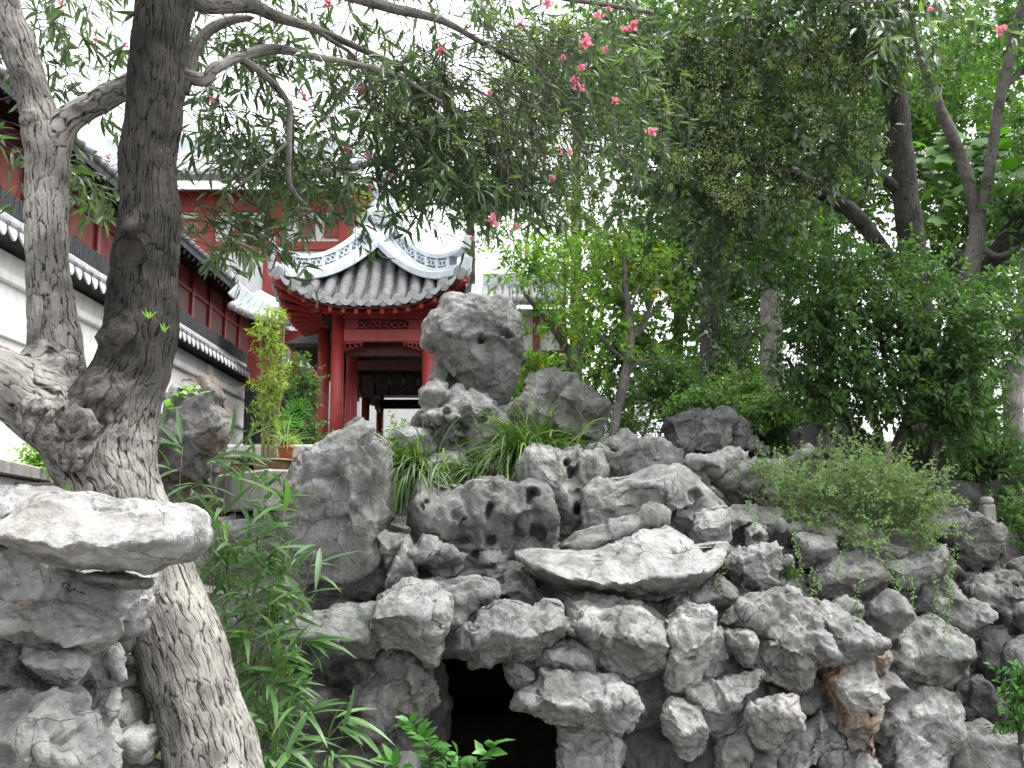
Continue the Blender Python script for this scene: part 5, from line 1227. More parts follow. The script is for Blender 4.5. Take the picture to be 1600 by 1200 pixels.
tree('leafy_shrub_tree', 'dense dark green shrub with many thin stems on the right of the rockery', 'shrub', gp(1390, 9.7),
     [[(1400, 860, 9.6, 16), (1388, 790, 9.6, 14), (1370, 720, 9.7, 13), (1310, 640, 9.7, 14), (1262, 610, 9.7, 10), (1230, 560, 9.7, 5)],
      [(1400, 860, 9.6, 13), (1378, 760, 9.6, 12), (1376, 690, 9.6, 12), (1340, 570, 9.7, 9), (1330, 470, 9.7, 6)],
      [(1440, 860, 9.5, 14), (1455, 780, 9.5, 14), (1460, 690, 9.5, 13), (1452, 600, 9.6, 10), (1400, 500, 9.7, 6)],
      [(1415, 850, 9.4, 12), (1410, 740, 9.4, 11), (1400, 690, 9.5, 10), (1470, 560, 9.6, 7), (1520, 500, 9.7, 5)],
      [(1440, 850, 9.7, 12), (1435, 770, 9.7, 12), (1425, 690, 9.7, 10), (1385, 570, 9.7, 8), (1360, 440, 9.8, 5)]],
     M['bark_dark'], [(1400, 520, 170, 110, 9.6, .7), (1300, 470, 90, 90, 9.8, .6), (1490, 570, 90, 100, 9.5, .6), (1320, 600, 90, 60, 9.5, .5), (1440, 630, 110, 50, 9.4, .5), (1560, 500, 60, 90, 9.8, .5), (1250, 560, 45, 80, 9.8, .4), (1380, 420, 130, 50, 10.0, .5, .6), (1500, 690, 60, 60, 9.6, .4, .6), (1210, 420, 50, 70, 10.2, .4, .6)],
     2500, M['dark_leaf'], dict(d0=(0, -.35, 0), spread=.6, slen=.22, k=9, ln=.078, wd=.034, droop=.4, tpl=OVATE), patch=(.32, -.16), seed=9)

tree('yellow_leaved_tree', 'slim small tree with bright green and yellow leaves rising from the rockery', 'tree', at(955, 735, 9.35),
     [[(955, 745, 9.3, 17), (957, 700, 9.3, 16), (963, 650, 9.3, 15), (975, 600, 9.3, 14), (982, 555, 9.3, 13), (985, 525, 9.3, 13), (982, 480, 9.3, 10), (978, 440, 9.3, 8), (974, 395, 9.3, 5)],
      [(986, 528, 9.3, 9), (1004, 512, 9.3, 8), (1015, 480, 9.3, 7), (1026, 446, 9.3, 6), (1024, 425, 9.3, 4)],
      [(984, 500, 9.3, 6), (990, 470, 9.2, 5), (1000, 445, 9.2, 4)], [(980, 565, 9.3, 7), (955, 545, 9.3, 6), (935, 522, 9.3, 5), (915, 500, 9.4, 3)],
      [(980, 590, 9.3, 6), (995, 568, 9.2, 5), (1030, 560, 9.2, 3)], [(982, 470, 9.3, 5), (955, 440, 9.3, 4), (935, 425, 9.4, 3)], [(1010, 500, 9.3, 5), (1050, 460, 9.5, 4), (1085, 440, 9.7, 3)]],
     M['bark_mid'], [(985, 425, 80, 45, 9.3, .5), (930, 400, 80, 40, 9.5, .5), (1030, 480, 40, 50, 9.4, .4), (905, 470, 60, 50, 9.5, .4), (940, 530, 55, 40, 9.4, .4), (1000, 555, 60, 25, 9.3, .3, .7), (1050, 420, 40, 40, 9.6, .4), (920, 590, 40, 30, 9.6, .3, .6)],
     330, M['citrus'], dict(d0=(0, -.1, .35), spread=.7, slen=.16, k=6, ln=.072, wd=.034, droop=.25, tpl=OVATE), patch=(.3, -.25), seed=13)
tree('young_garden_tree', 'forked young tree with yellowing leaves behind the furrowed rock', 'tree', gp(905, 10.6),
     [[(905, 640, 10.5, 16), (902, 580, 10.5, 14), (893, 556, 10.5, 13), (868, 518, 10.5, 11), (845, 490, 10.5, 8), (820, 460, 10.4, 5)], [(898, 568, 10.5, 9), (910, 540, 10.5, 8), (912, 500, 10.5, 6), (905, 450, 10.5, 4)], [(870, 520, 10.5, 6), (880, 480, 10.5, 5), (885, 440, 10.5, 3)]],
     M['bark_mid'], [(830, 425, 60, 45, 10.3, .5), (880, 430, 60, 60, 10.5, .5), (830, 500, 40, 40, 10.4, .4), (900, 510, 50, 50, 10.6, .4), (860, 390, 60, 25, 10.5, .4), (845, 580, 30, 30, 10.9, .3, .6), (780, 400, 30, 40, 10.3, .3, .5)],
     300, M['citrus'], dict(d0=(0, -.1, .3), spread=.7, slen=.18, k=6, ln=.08, wd=.036, droop=.25, tpl=OVATE), patch=(.3, -.25), seed=14)

BG = dict(d0=(0, -.2, .05), spread=.8, slen=.35, k=8, ln=.17, wd=.085, droop=.4, tpl=DIAMOND)
BGS = dict(BG, ln=.12, wd=.055)
def bgtree(label, px, Y, ptop, clumps, n, mat, bark='bark_mid', w=26, spr=BG, patch=(1.2, -.10), seed=20, lean=0, name='background_tree'):
    return tree(name, label, 'tree', gp(px, Y), [[(px, 760, Y, w), (px+lean*.5, 550, Y, w*.9), (px+lean, 400, Y, w*.75), (px+lean*1.3, ptop, Y, w*.4)]], M[bark], clumps, n, M[mat], spr, 'trees beyond the rockery', patch=patch, seed=seed)
bgtree('pale yellow-green feathery tree directly behind the pavilion roof', 735, 25, 250, [(700, 330, 90, 80, 24, 1.5), (760, 280, 110, 110, 24.5, 1.5), (590, 330, 60, 60, 25, 1.2), (640, 220, 80, 80, 26, 1.2, .6), (850, 330, 100, 110, 23, 1.5), (930, 300, 90, 110, 22, 1.5), (840, 200, 90, 80, 24, 1.5, .7)], 1900, 'yellowgreen', spr=BGS, seed=21, w=20)
bgtree('mid-green spreading tree filling the gap behind the yellow-leaved tree', 1060, 19, 300, [(1060, 480, 110, 130, 18, 1.5), (980, 420, 90, 100, 18, 1.2), (1120, 600, 120, 80, 17, 1.2), (960, 560, 80, 70, 17.5, 1.0), (1180, 440, 90, 100, 18, 1.2)], 1500, 'midgreen', seed=22, w=18)
bgtree('tall tree with pale smooth trunk behind the dark shrub', 1208, 14, 390, [(1150, 30, 260, 120, 15, 1.5), (1250, 380, 110, 90, 14.5, 1.0), (1000, 150, 150, 110, 16, 1.5), (1240, 640, 60, 40, 13.5, .6, .5), (1250, 170, 200, 120, 15.5, 1.5), (1215, 350, 70, 80, 13.4, .5), (1450, 60, 160, 110, 15, 1.2)], 2600, 'dark_leaf', 'bark_pale', 40, BGS, seed=23, lean=-4)
bgtree('dark-trunked tree standing between the dark craggy boulder and the shrub', 1152, 15.5, 350, [(1120, 470, 70, 80, 15.2, .9), (1170, 300, 160, 110, 17, 1.2), (1040, 620, 60, 40, 15, .7), (1000, 130, 130, 110, 17, 1.2)], 1300, 'dark_leaf', 'bark_dark', 24, BGS, seed=24)
bgtree('shady tree whose dark trunk stands behind the low hedge', 1108, 14.5, 380, [(1080, 380, 100, 90, 15, 1.0), (1130, 560, 60, 40, 14.8, .6)], 600, 'dark_leaf', 'bark_dark', 30, BGS, seed=25)
bgtree('big mid-green tree closing the view at the right edge', 1640, 20, 200, [(1560, 150, 140, 130, 19, 1.5), (1600, 420, 100, 130, 19, 1.5), (1450, 90, 120, 110, 20, 1.5), (1540, 620, 90, 110, 18, 1.2), (1420, 300, 100, 90, 21, 1.4, .6)], 1500, 'midgreen', 'bark_dark', 40, BG, seed=26)
bgtree('leaning dark-barked tree at the right edge beside the broad-leaved tree', 1500, 12.5, 440, [(1560, 60, 90, 70, 12, .8), (1620, 200, 60, 100, 12, .8), (1480, -230, 330, 120, 8.4, 1.6, .8), (1700, -100, 200, 160, 8.0, 1.4, .6)], 1300, 'dark_leaf', 'bark_dark', 30, BGS, seed=27)  # last two clumps hang unseen overhead, added to shade the right rockery
tree('leaning_tree', 'thick leaning trunk crossing behind the dark shrub at the right edge', 'tree', gp(1480, 11.6), [[(1470, 700, 11.6, 40), (1500, 500, 11.5, 38), (1550, 420, 11.4, 38), (1605, 335, 11.2, 42), (1680, 250, 11.0, 36)]], M['bark_dark'], [(1690, 220, 90, 110, 11, .8), (1640, 60, 80, 60, 11, .7)], 260, M['dark_leaf'], BGS, seed=28)
tree('pale_trunk_tree', 'greenish pale trunk at the right edge behind the mottled post', 'tree', gp(1590, 10.8), [[(1600, 800, 10.8, 34), (1590, 700, 10.8, 33), (1583, 640, 10.8, 30), (1590, 560, 10.8, 26), (1610, 400, 10.8, 20)]], M['bark_pale'], [(1640, 330, 70, 90, 10.8, .6)], 160, M['dark_leaf'], BGS, seed=29)

bgtree('wide light green tree high behind the privet', 1290, 21, 120, [(1150, 120, 200, 140, 21, 1.5), (1330, 200, 160, 150, 21, 1.5), (1050, 260, 110, 120, 21, 1.2), (1480, 180, 130, 140, 21.5, 1.2), (1250, 330, 150, 90, 20, 1.2), (1530, 330, 110, 110, 20, 1.2), (1450, 420, 120, 60, 20, 1.2)], 4000, 'midgreen', 'bark_mid', 26, BG, patch=(1.2, -.3), seed=31)
bgtree('tall pale green tree seen between the oleander twigs', 900, 23, 100, [(880, 120, 130, 120, 23, 1.5), (980, 60, 120, 90, 23, 1.5), (780, 210, 90, 80, 24, 1.2), (700, 270, 70, 60, 25, 1.2), (640, 180, 80, 80, 26, 1.2, .6)], 2200, 'yellowgreen', 'bark_mid', 22, BGS, patch=(1.2, -.28), seed=32)
# broad-leaved tree with V-shaped stems: every leaf a part
def broad_tree():
    root = empty('broad_leaved_tree', gp(1515, 11.2), 'broad-leaved bright green tree with V-shaped pale stems at the right', 'tree')
    trunk_part(root, [[(1500, 760, 11.2, 34), (1510, 560, 11.2, 32), (1516, 430, 11.2, 29), (1527, 360, 11.2, 24), (1520, 310, 11.2, 20), (1505, 255, 11.2, 19), (1470, 170, 11.2, 16), (1440, 90, 11.2, 14), (1420, 10, 11.2, 10)],
                      [(1526, 365, 11.2, 20), (1545, 270, 11.1, 17), (1562, 160, 11.0, 16), (1583, 70, 10.9, 17), (1605, -20, 10.8, 16)], [(1528, 385, 11.2, 14), (1560, 400, 11.1, 9), (1590, 385, 11, 5)], [(1566, 140, 11, 10), (1600, 110, 11, 8), (1650, 80, 11, 6)]], M['bark_mid'], seg=14, bump=.005, seed=30)
    # lobed leaf
    pts = []
    for i in range(26):
        a = -math.pi*.5+math.pi*2*(i/26); r = .5*(.62+.38*abs(math.cos(2.5*(a-math.pi/2))))
        pts.append((r*math.cos(a), .5+r*math.sin(a), -.10*(r*2)**2))
    V = np.array([(0, .45, 0)]+pts); n = len(pts); F = [(0, 1+i, 1+(i+1) % n) for i in range(n)]
    mes = []
    for k in range(4):
        me = mesh_np('leaf', V, np.array(F), M['fig'], True, tint=np.full(len(V), k/3.2)); mes.append(me)
    rr = random.Random(8)
    C = clump_pts([(1500, 260, 60, 70, 11.9, .5), (1560, 290, 60, 60, 11.6, .5), (1480, 320, 50, 30, 11.7, .4), (1560, 230, 60, 50, 12, .5), (1590, 330, 30, 40, 11.3, .4), (1450, 240, 40, 50, 12, .4), (1560, 380, 50, 30, 11.8, .4)], 210)
    for c in C:
        s = rr.uniform(.17, .30)
        d = unit(np.array((rr.gauss(0, .7), -.5, rr.gauss(-.35, .3)))); z = unit(np.array((rr.gauss(0, .3), -.6+rr.gauss(0, .3), .8))); x = unit(np.cross(d, z)); z = np.cross(x, d)
        Mx = Matrix(((x[0], d[0], z[0], c[0]), (x[1], d[1], z[1], c[1]), (x[2], d[2], z[2], c[2]), (0, 0, 0, 1))) @ Matrix.Scale(s, 4)
        inst('leaf', mes[rr.randrange(4)], root, Mx)
    V, F = twig_field(C+np.array((0, .15, -.12)), C, np.full(len(C), .006)); o = obj('leaf_stalks', V, F, M['twig'], root, smooth=True); o['kind'] = 'stuff'
broad_tree()

# low shrubs behind the upper tier
SH = dict(d0=(0, -.2, .4), spread=.8, slen=.18, k=8, ln=.07, wd=.034, droop=.2, tpl=DIAMOND)
def shrub(label, px, py, rx, ry, Y, n, mat, spr=SH, dY=.5, seed=40, name='shrub'):
    b = at(px, py+ry, Y); z = float(ground_z(b[0], Y))
    return tree(name, label, 'shrub', (b[0], Y, min(z, b[2])), [[(px, py+ry*1.6, Y, 8), (px+3, py, Y, 5), (px+8, py-ry*.6, Y, 3)], [(px, py+ry*1.6, Y, 7), (px-rx*.4, py, Y, 4)], [(px, py+ry*1.6, Y, 7), (px+rx*.5, py, Y, 4)]], M['twig'], [(px, py, rx, ry, Y, dY)], n, M[mat], spr, 'low shrubs behind the rockery', patch=(.3, -.25), seed=seed, crown='foliage', bump=0)
shrub('dark low hedge shrub behind the slim yellow-leaved tree', 1045, 600, 60, 50, 13.5, 300, 'dark_leaf', seed=41)
shrub('small-leaved shrub right behind the dark craggy boulder', 1100, 640, 60, 22, 11.5, 330, 'dark_leaf', seed=42)
shrub('feathery shrub beside the ribbed dark boulder', 1205, 670, 55, 45, 11.2, 420, 'dark_leaf', seed=43)
shrub('green shrub filling the shade under the pale trunk', 1150, 620, 60, 45, 13, 330, 'midgreen', seed=44)
shrub('bright shrub glowing between the head-shaped rock and the furrowed rock', 832, 600, 26, 40, 10.8, 260, 'citrus', seed=45)
shrub('dark shrub behind the big rounded dark boulder', 1555, 740, 50, 70, 10.2, 420, 'dark_leaf', seed=46)
shrub('dark evergreen shrub at the right edge below the pale trunk', 1600, 860, 45, 70, 9.4, 420, 'dark_leaf', seed=47)
shrub('shadowy shrub behind the thin shrub stems', 1500, 750, 45, 90, 11, 420, 'dark_leaf', seed=48)
shrub('light shrub behind the square-cut dark rock', 1270, 640, 60, 50, 11.8, 340, 'midgreen', seed=49)
shrub('broad dark hedge shrub far behind the furrowed rock', 985, 640, 70, 60, 15, 320, 'dark_leaf', seed=50)
shrub('small bright green sprig at the right edge over the shady rocks', 1595, 1090, 22, 45, 7.2, 50, 'shrub', seed=51, dY=.15)

# ------------------------------------------------------------------ trailing vine over the right of the rockery
def vine():
    root = empty('trailing_vine', at(1330, 800, 8.1), 'fine-leaved trailing vine bush spilling over the right of the rockery', 'vine')
    C = clump_pts([(1330, 765, 130, 50, 8.05, .35), (1260, 790, 80, 40, 7.9, .3), (1400, 780, 80, 50, 8.1, .3), (1210, 740, 60, 25, 8.3, .3, .5), (1330, 715, 80, 25, 8.4, .3, .6), (1440, 830, 40, 30, 7.9, .2), (1320, 840, 60, 20, 7.7, .2, .5)], 1500)
    C = patchy(C, .25, -.06, 61)
    LV, TV = sprigs(C, d0=(.1, -.3, .25), spread=.8, slen=.24, k=13, ln=.034, wd=.019, droop=.15, tpl=DIAMOND, tw=.0016)
    V, F, T = [LV[0]], [LV[1]], [LV[2]]; n = len(LV[0])
    o = obj('twigs', TV[0], TV[1], M['vine_twig'], root, smooth=True); o['kind'] = 'stuff'
    o = obj('foliage', LV[0], LV[1], M['vine'], root, tint=LV[2]); o['kind'] = 'stuff'
    rr = np.random.default_rng(9)
    for px, p0, p1, Y in ((1393, 870, 985, 7.45), (1403, 880, 960, 7.45), (1480, 860, 1045, 7.5), (1488, 850, 930, 7.55), (1265, 890, 985, 7.2), (1275, 900, 950, 7.2), (1245, 820, 930, 7.3), (1343, 890, 970, 7.2), (1420, 900, 1000, 7.5), (1312, 860, 905, 7.4), (1175, 770, 830, 7.5), (1460, 900, 980, 7.5), (1128, 870, 910, 7.05)):
        m = int((p1-p0)/4.0); t = np.linspace(0, 1, m); ph = rr.uniform(0, 6)
        P = np.array([at(px+5*math.sin(ph+q*5)+rr.normal()*1.5, p0+(p1-p0)*q, Y-.12*math.sin(q*3)) for q in t])
        k = 4; pos = np.repeat(P, k, 0)+rr.normal(size=(m*k, 3))*.012; nn = len(pos)
        V, F, T = leaf_field(pos, unit(rr.normal(size=(nn, 3))+np.array((0, -.5, -.5))), unit(rr.normal(size=(nn, 3))+np.array((0, -.7, .7))), rr.uniform(.016, .032, nn), rr.uniform(.011, .018, nn), DIAMOND)
        s = obj('strand', V, F, M['vine'], root, tint=T, kind='stuff')
        V, F = twig_field(P[:-1], P[1:], np.full(m-1, .002)); obj('stem', V, F, M['twig'], s, smooth=True)
vine()

# ------------------------------------------------------------------ grasses
def blade_clump(name, label, cat, base, n, ln, wd, d0, spread, mat, curl=1.2, group=None, br=.06, loc=None, seed=1, parent=None):
    rr = np.random.default_rng(seed); base = np.array(base, float); V = []; F = []; T = []; c = 0; m = 7
    for i in range(n):
        d = unit(np.array(d0)+rr.normal(size=3)*spread); l = ln*rr.uniform(.55, 1.1); p = base+rr.normal(size=3)*br*np.array((1, 1, .25)); side = unit(np.cross(d, np.array((0, 0, 1))+rr.normal(size=3)*.2)); w_ = wd*rr.uniform(.7, 1.2); t = rr.random(); cl = curl*rr.uniform(.6, 1.3)
        for s in range(m+1):
            q = s/m; ww = w_*(1-q**2.2)*min(1, .5+q*3)+.0006; mid = np.array((0, 0, -ww*.35))
            V += [p-side*ww/2, p+mid, p+side*ww/2]; T += [t]*3
            if s < m:
                b = c+s*3; F += [(b, b+1, b+4, b+3), (b+1, b+2, b+5, b+4)]
            d = unit(d+np.array((0, 0, -cl/m))); p = p+d*l/m
        c += 3*(m+1)
    if parent is not None:
        o = obj(name, np.array(V), np.array(F), M[mat], parent, smooth=True, tint=np.array(T)); o['kind'] = 'stuff'; return o
    root = empty(name, base, label, cat, group)
    o = obj('blades', np.array(V), np.array(F), M[mat], root, smooth=True, tint=np.array(T)); o['kind'] = 'stuff'
    return root
blade_clump('lilyturf_clump', 'large arching lilyturf clump beneath the furrowed rock', 'grass clump', at(832, 722, 8.7), 520, .80, .018, (-.1, -.5, .8), .5, 'grass', 2.0, seed=1, br=.13)
blade_clump('lilyturf_clump', 'drooping lilyturf clump hanging between the tall smooth rock and the holed block', 'grass clump', at(652, 735, 7.95), 340, .62, .017, (-.45, -.6, .5), .42, 'grass', 2.4, seed=2, br=.08)
blade_clump('lilyturf_clump', 'fine-bladed grass tuft behind the slim tree trunk', 'grass clump', at(975, 672, 10.2), 260, .5, .009, (.1, -.25, 1), .45, 'grass', 1.8, seed=3, br=.10)
blade_clump('lilyturf_clump', 'small upright blade tuft growing from the crack below the vine', 'grass clump', at(1235, 905, 7.35), 26, .22, .014, (0, -.4, 1), .45, 'grass', 1.2, seed=4, br=.03)
blade_clump('lilyturf_clump', 'lilyturf strands trailing left beside the holed rock under the head-shaped rock', 'grass clump', at(745, 742, 8.5), 170, .5, .015, (-.6, -.5, .55), .35, 'grass', 2.2, seed=5, br=.08)

# ------------------------------------------------------------------ broad-leaved bamboo in the foreground: each large leaf a part
def leaf_mesh_variants(mat, name, ln=1.0, wd=.105, bend=.36, k=4):
    out = []
    for i in range(k):
        V = []; F = []; m = 7; b = bend*(.5+i*.35)
        for s in range(m+1):
            q = s/m; ww = wd*max(.02, (math.sin(math.pi*min(1, q**.75))**.8 if q < 1 else 0)); z = -b*q*q
            V += [(-ww/2, q*ln, z+ww*.12), (0, q*ln, z), (ww/2, q*ln, z+ww*.12)]
            if s < m: a = s*3; F += [(a, a+1, a+4, a+3), (a+1, a+2, a+5, a+4)]
        out.append(mesh_np(name, np.array(V), np.array(F), M[mat], True, tint=np.full(len(V), (i+.4)/k)))
    return out
def bamboo():
    root = empty('bamboo_shrub', at(420, 1290, 5.7)*np.array((1, 1, 0))+np.array((0, 0, G0)), 'broad-leaved bamboo thicket between the leaning trunk and the rockery', 'bamboo')
    mes = leaf_mesh_variants('bamboo', 'leaf')
    rr = random.Random(31); nr = np.random.default_rng(31); cnt = 0
    tips = [(285, 700, 5.4), (330, 720, 5.5), (385, 690, 5.6), (420, 740, 5.7), (470, 790, 5.6), (520, 860, 5.6), (300, 760, 5.5), (350, 780, 5.7), (400, 800, 5.9), (450, 830, 5.9), (500, 800, 5.8), (360, 850, 5.6), (420, 880, 5.8), (480, 900, 5.9), (330, 900, 5.9), (390, 940, 5.7), (450, 960, 5.8), (400, 1000, 5.6), (470, 1020, 5.6), (510, 1050, 5.6), (430, 1070, 5.5), (500, 1110, 5.4), (420, 1130, 5.4), (470, 1170, 5.3), (540, 1180, 5.3), (370, 960, 6.0), (230, 1010, 5.2), (215, 1080, 5.0), (250, 1150, 5.1), (560, 1130, 5.5), (350, 1010, 6.1), (440, 1190, 5.2), (490, 960, 6.0), (340, 830, 6.0), (410, 760, 6.0), (300, 830, 6.0), (380, 880, 6.2), (440, 920, 6.2), (500, 1000, 6.0), (360, 700, 5.5)]
    stems = []; sites = []
    for px, py, Y in tips:
        px = px-28*max(0, min(1, (px-420)/60)); tip = at(px, py, Y); bx = 330+(px-330)*.45+rr.uniform(-20, 40)
        base = at(bx, 1300, Y+.15); base[2] = G0
        mid = base*.45+tip*.55+np.array((rr.uniform(-.08, .02), 0, .15)); P, _ = resample([base, mid, tip], [.005, .004, .002], .12)
        stems.append(P); n = len(P); sites.append((P[-1], unit(P[-1]-P[-2]), 6))
        for f in (.92, .84, .75, .66, .55, .45):
            i = int(n*f); 
            if i > 1: sites.append((P[i], unit(P[i]-P[i-1]), 3 if f > .7 else 2))
    leaves = []
    for p, ax, k in sites:
        side0 = unit(np.array((rr.gauss(.35, .7), -.55+rr.gauss(0, .45), rr.gauss(.05, .25))))
        for j in range(k):
            d = unit(side0*.9+ax*.35+nr.normal(size=3)*.42+np.array((0, 0, -.25))); leaves.append((p+nr.normal(size=3)*.02, d, rr.uniform(.15, .31)))
    rr.shuffle(leaves)
    leaves.sort(key=lambda t: t[0][1]-t[2]*4)
    for p, d, l in leaves[:300]:
        z = unit(np.array((0, -.35, 1))+nr.normal(size=3)*.35); x = unit(np.cross(d, z)); z = np.cross(x, d)
        Mx = Matrix(((x[0], d[0], z[0], p[0]), (x[1], d[1], z[1], p[1]), (x[2], d[2], z[2], p[2]), (0, 0, 0, 1))) @ Matrix.Diagonal((l*rr.uniform(.9, 1.25), l, l, 1))
        inst('leaf', mes[rr.randrange(4)], root, Mx)
    rest = leaves[300:]
    if rest:
        pos = np.array([t[0] for t in rest]); d = np.array([t[1] for t in rest]); l = np.array([t[2] for t in rest])
        V, F, T = leaf_field(pos, d, unit(nr.normal(size=(len(l), 3))*.4+np.array((0, -.3, 1))), l, l*.125, LANCE); o = obj('rear_leaves', V, F, M['bamboo'], root, tint=T); o['kind'] = 'stuff'
    for P in stems:
        MB().tube(P, np.linspace(.005, .0018, len(P)), 6).build('cane', M['bamboo_cane'], root, smooth=True)
M['bamboo_cane'] = plain_mat('bamboo_cane', (.20, .18, .08), .5, .3, 20, 0)
bamboo()

# ------------------------------------------------------------------ leafy sapling in front of the cave: each leaf a part
def sapling():
    root = empty('leafy_sapling', at(690, 1290, 5.6)*np.array((1, 1, 0))+np.array((0, 0, G0)), 'small glossy-leaved sapling growing before the cave mouth', 'sapling')
    V, F = OVATE; V = V*np.array((.52, 1, 1)); mes = [mesh_np('leaf', V, F, M['shrub'], True, tint=np.full(len(V), t)) for t in (.15, .5, .9)]
    rr = random.Random(4); nr = np.random.default_rng(4)
    stems = [[(690, 1300, 5.6), (668, 1180, 5.6), (640, 1128, 5.6)], [(690, 1300, 5.6), (700, 1200, 5.55), (675, 1165, 5.5), (655, 1150, 5.5)], [(700, 1300, 5.6), (740, 1200, 5.6), (775, 1163, 5.6)], [(690, 1300, 5.6), (640, 1220, 5.5), (612, 1190, 5.5)], [(700, 1300, 5.6), (720, 1220, 5.5), (715, 1180, 5.5)]]
    for s in stems:
        P, rd = resample([at(*q) for q in s], [.006, .005, .003, .002][:len(s)], .03)
        P = np.array(P); MB().tube(P, np.linspace(.006, .002, len(P)), 6).build('stem', M['twig'], root, smooth=True)
        n = len(P)
        for i in range(max(2, int(n*.3)), n):
            for sg in (-1, 1):
                ax = unit(P[i]-P[i-1]); d = unit(np.array((sg*.8, -.4, .1))+ax*.5+nr.normal(size=3)*.25); z = unit(np.array((0, -.5, 1))+nr.normal(size=3)*.25); x = unit(np.cross(d, z)); z = np.cross(x, d); l = rr.uniform(.075, .125)
                Mx = Matrix(((x[0], d[0], z[0], P[i][0]), (x[1], d[1], z[1], P[i][1]), (x[2], d[2], z[2], P[i][2]), (0, 0, 0, 1))) @ Matrix.Scale(l, 4)
                inst('leaf', mes[rr.randrange(3)], root, Mx)
sapling()

# ------------------------------------------------------------------ pots, lime bamboo and plants before the pavilion
tree('lime_bamboo', 'slender lime-green bamboo beside the pavilion steps', 'bamboo', at(420, 740, 11.6),
     [[(px0, 745, 11.6, 6), ((px0+px1)/2+4, 620, 11.6, 5), (px1, 490, 11.6, 3)] for px0, px1 in ((415, 425), (425, 440), (410, 405), (430, 418), (420, 445))],
     M['bamboo_cane'], [(422, 520, 28, 40, 11.5, .25), (425, 590, 32, 50, 11.5, .25), (415, 650, 30, 40, 11.5, .25, .7), (440, 490, 15, 20, 11.5, .15, .5)], 230, M['bamboo_lime'], dict(d0=(0, -.2, .1), spread=.7, slen=.1, k=7, ln=.085, wd=.014, droop=.15, tpl=LANCE), patch=(.2, -.35), seed=71, bump=0, crown='foliage')
def pots():
    for (px, py0, py1, w, Y, lab) in ((425, 750, 718, 62, 10.9, 'wide brown glazed clay planter by the pavilion terrace'), (487, 748, 719, 58, 11.0, 'brown clay planter half hidden by the tall smooth rock'), (365, 752, 724, 50, 11.2, 'brown clay planter behind the bamboo leaves')):
        c = at(px, py0, Y); h = at(px, py1, Y)[2]-c[2]; r = w/2*Y/FPX
        root = empty('clay_planter', c, lab, 'planter', 'clay planters on the terrace')
        MB().lathe(c, [(.70*r, 0), (.78*r, .15*h), (.93*r, .6*h), (.98*r, .84*h), (.98*r, .86*h)], 28).build('pot_body', M['clay'], root, smooth=True)
        MB().lathe(c, [(.98*r, .86*h), (1.06*r, .90*h), (1.06*r, 1.0*h), (.92*r, 1.0*h), (.90*r, .90*h), (.2*r, .88*h)], 28).build('rim', M['clay'], root, smooth=True)
        MB().lathe(c, [(.89*r, .86*h), (.89*r, .93*h), (.1*r, .95*h)], 20).build('earth', M['soil'], root)
        b = c.copy(); gz = float(ground_z(c[0], Y))
        MB().box((c[0]-r*1.2, Y-r*1.1, min(gz, c[2])-.5), (c[0]+r*1.2, Y+r*1.1, c[2])).build('footing_stone', M['stone'], root, bevel=.02)
    c = at(446, 720, 11.35); r = .095; h = .17
    root = empty('terracotta_pot', c, 'small orange terracotta pot with striped spider plant', 'pot')
    MB().lathe(c, [(.66*r, 0), (.92*r, .78*h), (.92*r, .79*h)], 24).build('pot_body', M['terracotta'], root, smooth=True)
    MB().lathe(c, [(.93*r, .78*h), (1.05*r, .80*h), (1.08*r, h), (.9*r, h), (.85*r, .9*h), (.2*r, .88*h)], 24).build('rim', M['terracotta'], root, smooth=True)
    MB().box((c[0]-.3, 11.2, c[2]-.7), (c[0]+.3, 11.6, c[2])).build('stone_stand', M['stone'], root, bevel=.02)
    blade_clump('spider_plant', '', '', c+np.array((0, 0, h)), 90, .36, .013, (0, -.1, 1), .45, 'spider', 2.0, seed=6, br=.03, parent=root)
    # fan palm
    b = at(448, 705, 11.7); root = empty('fan_palm', b-np.array((0, 0, .2)), 'small fan palm above the terracotta pot', 'palm')
    rr = np.random.default_rng(3)
    MB().tube([b-np.array((0, 0, .2)), b+np.array((0, 0, .2)), at(447, 672, 11.7)], [.012, .01, .008], 8).build('stem', M['twig'], root, smooth=True)
    for k in range(6):
        cc = at(447+rr.normal()*10, 664+rr.normal()*10, 11.7+rr.normal()*.08); n = 13; a = np.linspace(-1.9, 1.9, n)
        d = np.stack([np.sin(a), np.full(n, -.25), np.cos(a)], 1)+rr.normal(size=3)*.25
        V, F, t = leaf_field(np.repeat(cc[None], n, 0), d, np.tile((0, -1., .3), (n, 1)), np.full(n, .17), np.full(n, .022), LANCE); obj('frond', V, F, M['shrub'], root, tint=t)
pots()
shrub('dark glossy shrub between the lime bamboo and the red columns', 468, 610, 26, 55, 12.8, 170, 'dark_leaf', seed=72, dY=.3)
shrub('dim shrub behind the terracotta pot', 470, 680, 28, 40, 12.6, 130, 'dark_leaf', seed=73, dY=.3)
shrub('tiny pale shrub beside the smooth concave stone', 625, 690, 12, 16, 11.5, 50, 'vine', seed=74, dY=.12)
shrub('low green creeper plant behind the parapet coping', 55, 722, 22, 8, 9.9, 60, 'ivy', seed=75, dY=.2)

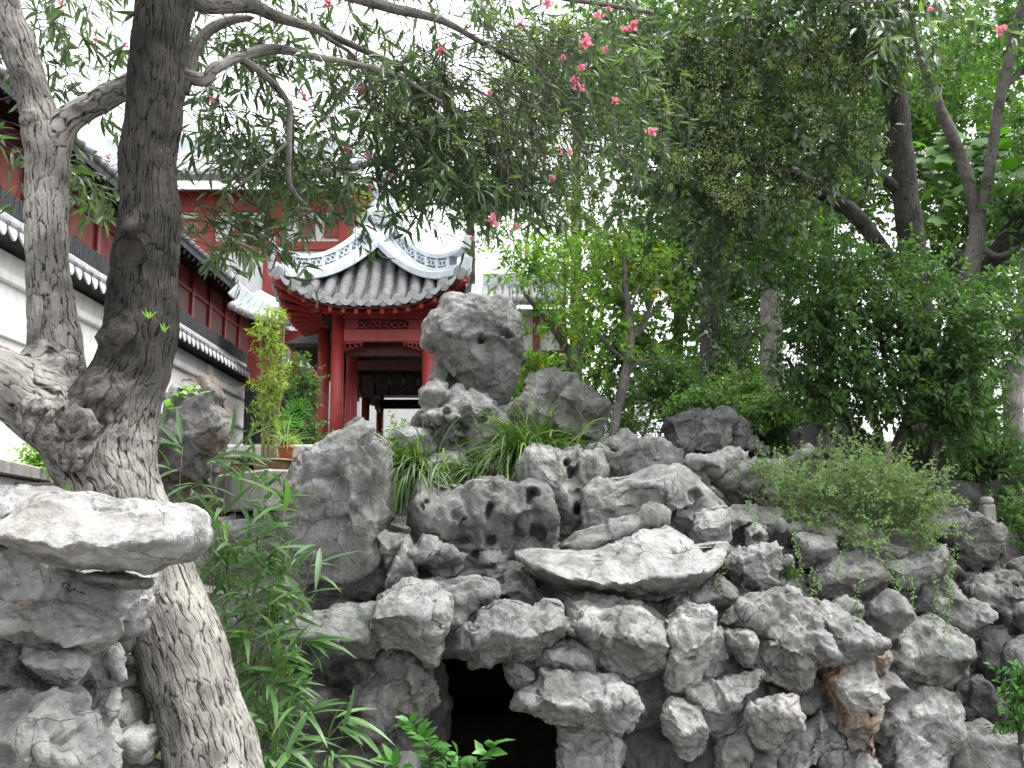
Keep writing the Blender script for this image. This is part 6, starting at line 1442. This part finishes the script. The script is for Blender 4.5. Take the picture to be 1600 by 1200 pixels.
# creeper on the brown standing stone: each leaf a part
def creeper():
    root = empty('stone_creeper', at(262, 690, 9.1), 'bright green creeper climbing the edge of the brown standing stone', 'creeper')
    a = np.linspace(0, 2*math.pi, 9)[:-1]; V = np.array([(0, .4, 0)]+[(.5*math.cos(t)*(1+.15*math.cos(3*t)), .5+.5*math.sin(t), -.06) for t in a]); F = np.array([(0, 1+i, 1+(i+1) % 8) for i in range(8)])
    mes = [mesh_np('leaf', V, F, M['ivy'], True, tint=np.full(len(V), t)) for t in (.1, .5, .95)]
    rr = random.Random(12); path = [(330, 606), (315, 604), (300, 603), (285, 606), (272, 618), (265, 632), (260, 650), (254, 668), (248, 688), (246, 705)]
    for i in range(70):
        t = rr.random()*(len(path)-1); k = int(t); f = t-k; p = at(path[k][0]*(1-f)+path[k+1][0]*f+rr.gauss(0, 4), path[k][1]*(1-f)+path[k+1][1]*f+rr.gauss(0, 4), 9.12+rr.gauss(0, .05))
        q = Vector((rr.gauss(0, .6), -.5, -.7)).normalized().to_track_quat('Y', 'Z').to_matrix().to_4x4()
        inst('leaf', mes[rr.randrange(3)], root, Matrix.Translation(p) @ q @ Matrix.Rotation(rr.uniform(-.5, .9), 4, 'X') @ Matrix.Scale(rr.uniform(.04, .075), 4))
    P = np.array([at(a_, b_, 9.15) for a_, b_ in path]); MB().tube(P, .004, 5).build('stem', M['twig'], root, smooth=True)
creeper()

# ------------------------------------------------------------------ small things
def small():
    c = at(1545, 835, 9.2); z1 = at(1545, 778, 9.2)[2]; h = z1-c[2]
    root = empty('stone_post', c, 'short mottled stone post behind the big rounded dark boulder', 'post')
    MB().box((c[0]-.055, 9.14, c[2]-.3), (c[0]+.055, 9.26, z1-.06)).build('shaft', M['stone'], root, bevel=.012)
    MB().lathe((c[0], 9.2, z1-.06), [(.045, 0), (.062, .012), (.062, .045), (.04, .07)], 14).build('cap', M['stone'], root, smooth=True)
    p, q = at(338, 757, 10.4), at(455, 792, 8.9)
    q[2] = p[2]
    o = MB().bar(p-np.array((0, 0, .12)), q-np.array((0, 0, .12)), .5, .36).build('stone_step', M['stone'], None, loc=(p+q)/2, bevel=.02); tag(o, 'pale stone step edge half hidden behind the bamboo', 'step')
    rr = random.Random(9); V, F = OVATE; mes = [mesh_np('fallen_leaf', V*np.array((.5, 1, .6)), F, M['deadleaf'], True, tint=np.full(len(V), t)) for t in (.1, .6, .95)]
    spots = [(20, 945, 3.95), (38, 943, 3.93), (52, 946, 3.9), (70, 945, 3.92), (85, 947, 3.9), (30, 950, 3.85), (60, 951, 3.84)]
    for i, (px, py, Y) in enumerate(spots):
        o = bpy.data.objects.new('fallen_leaf', mes[i % 3]); COL.objects.link(o); p = at(px, py-3, Y); o.location = p; s = rr.uniform(.025, .045); o.scale = (s, s, s); o.rotation_euler = (rr.uniform(-.3, .3), rr.uniform(-.3, .3), rr.uniform(0, 6))
        tag(o, 'dry red leaf lying on the ledge rock below the broad slab', 'leaf', 'fallen leaves on the ledge rock')
small()
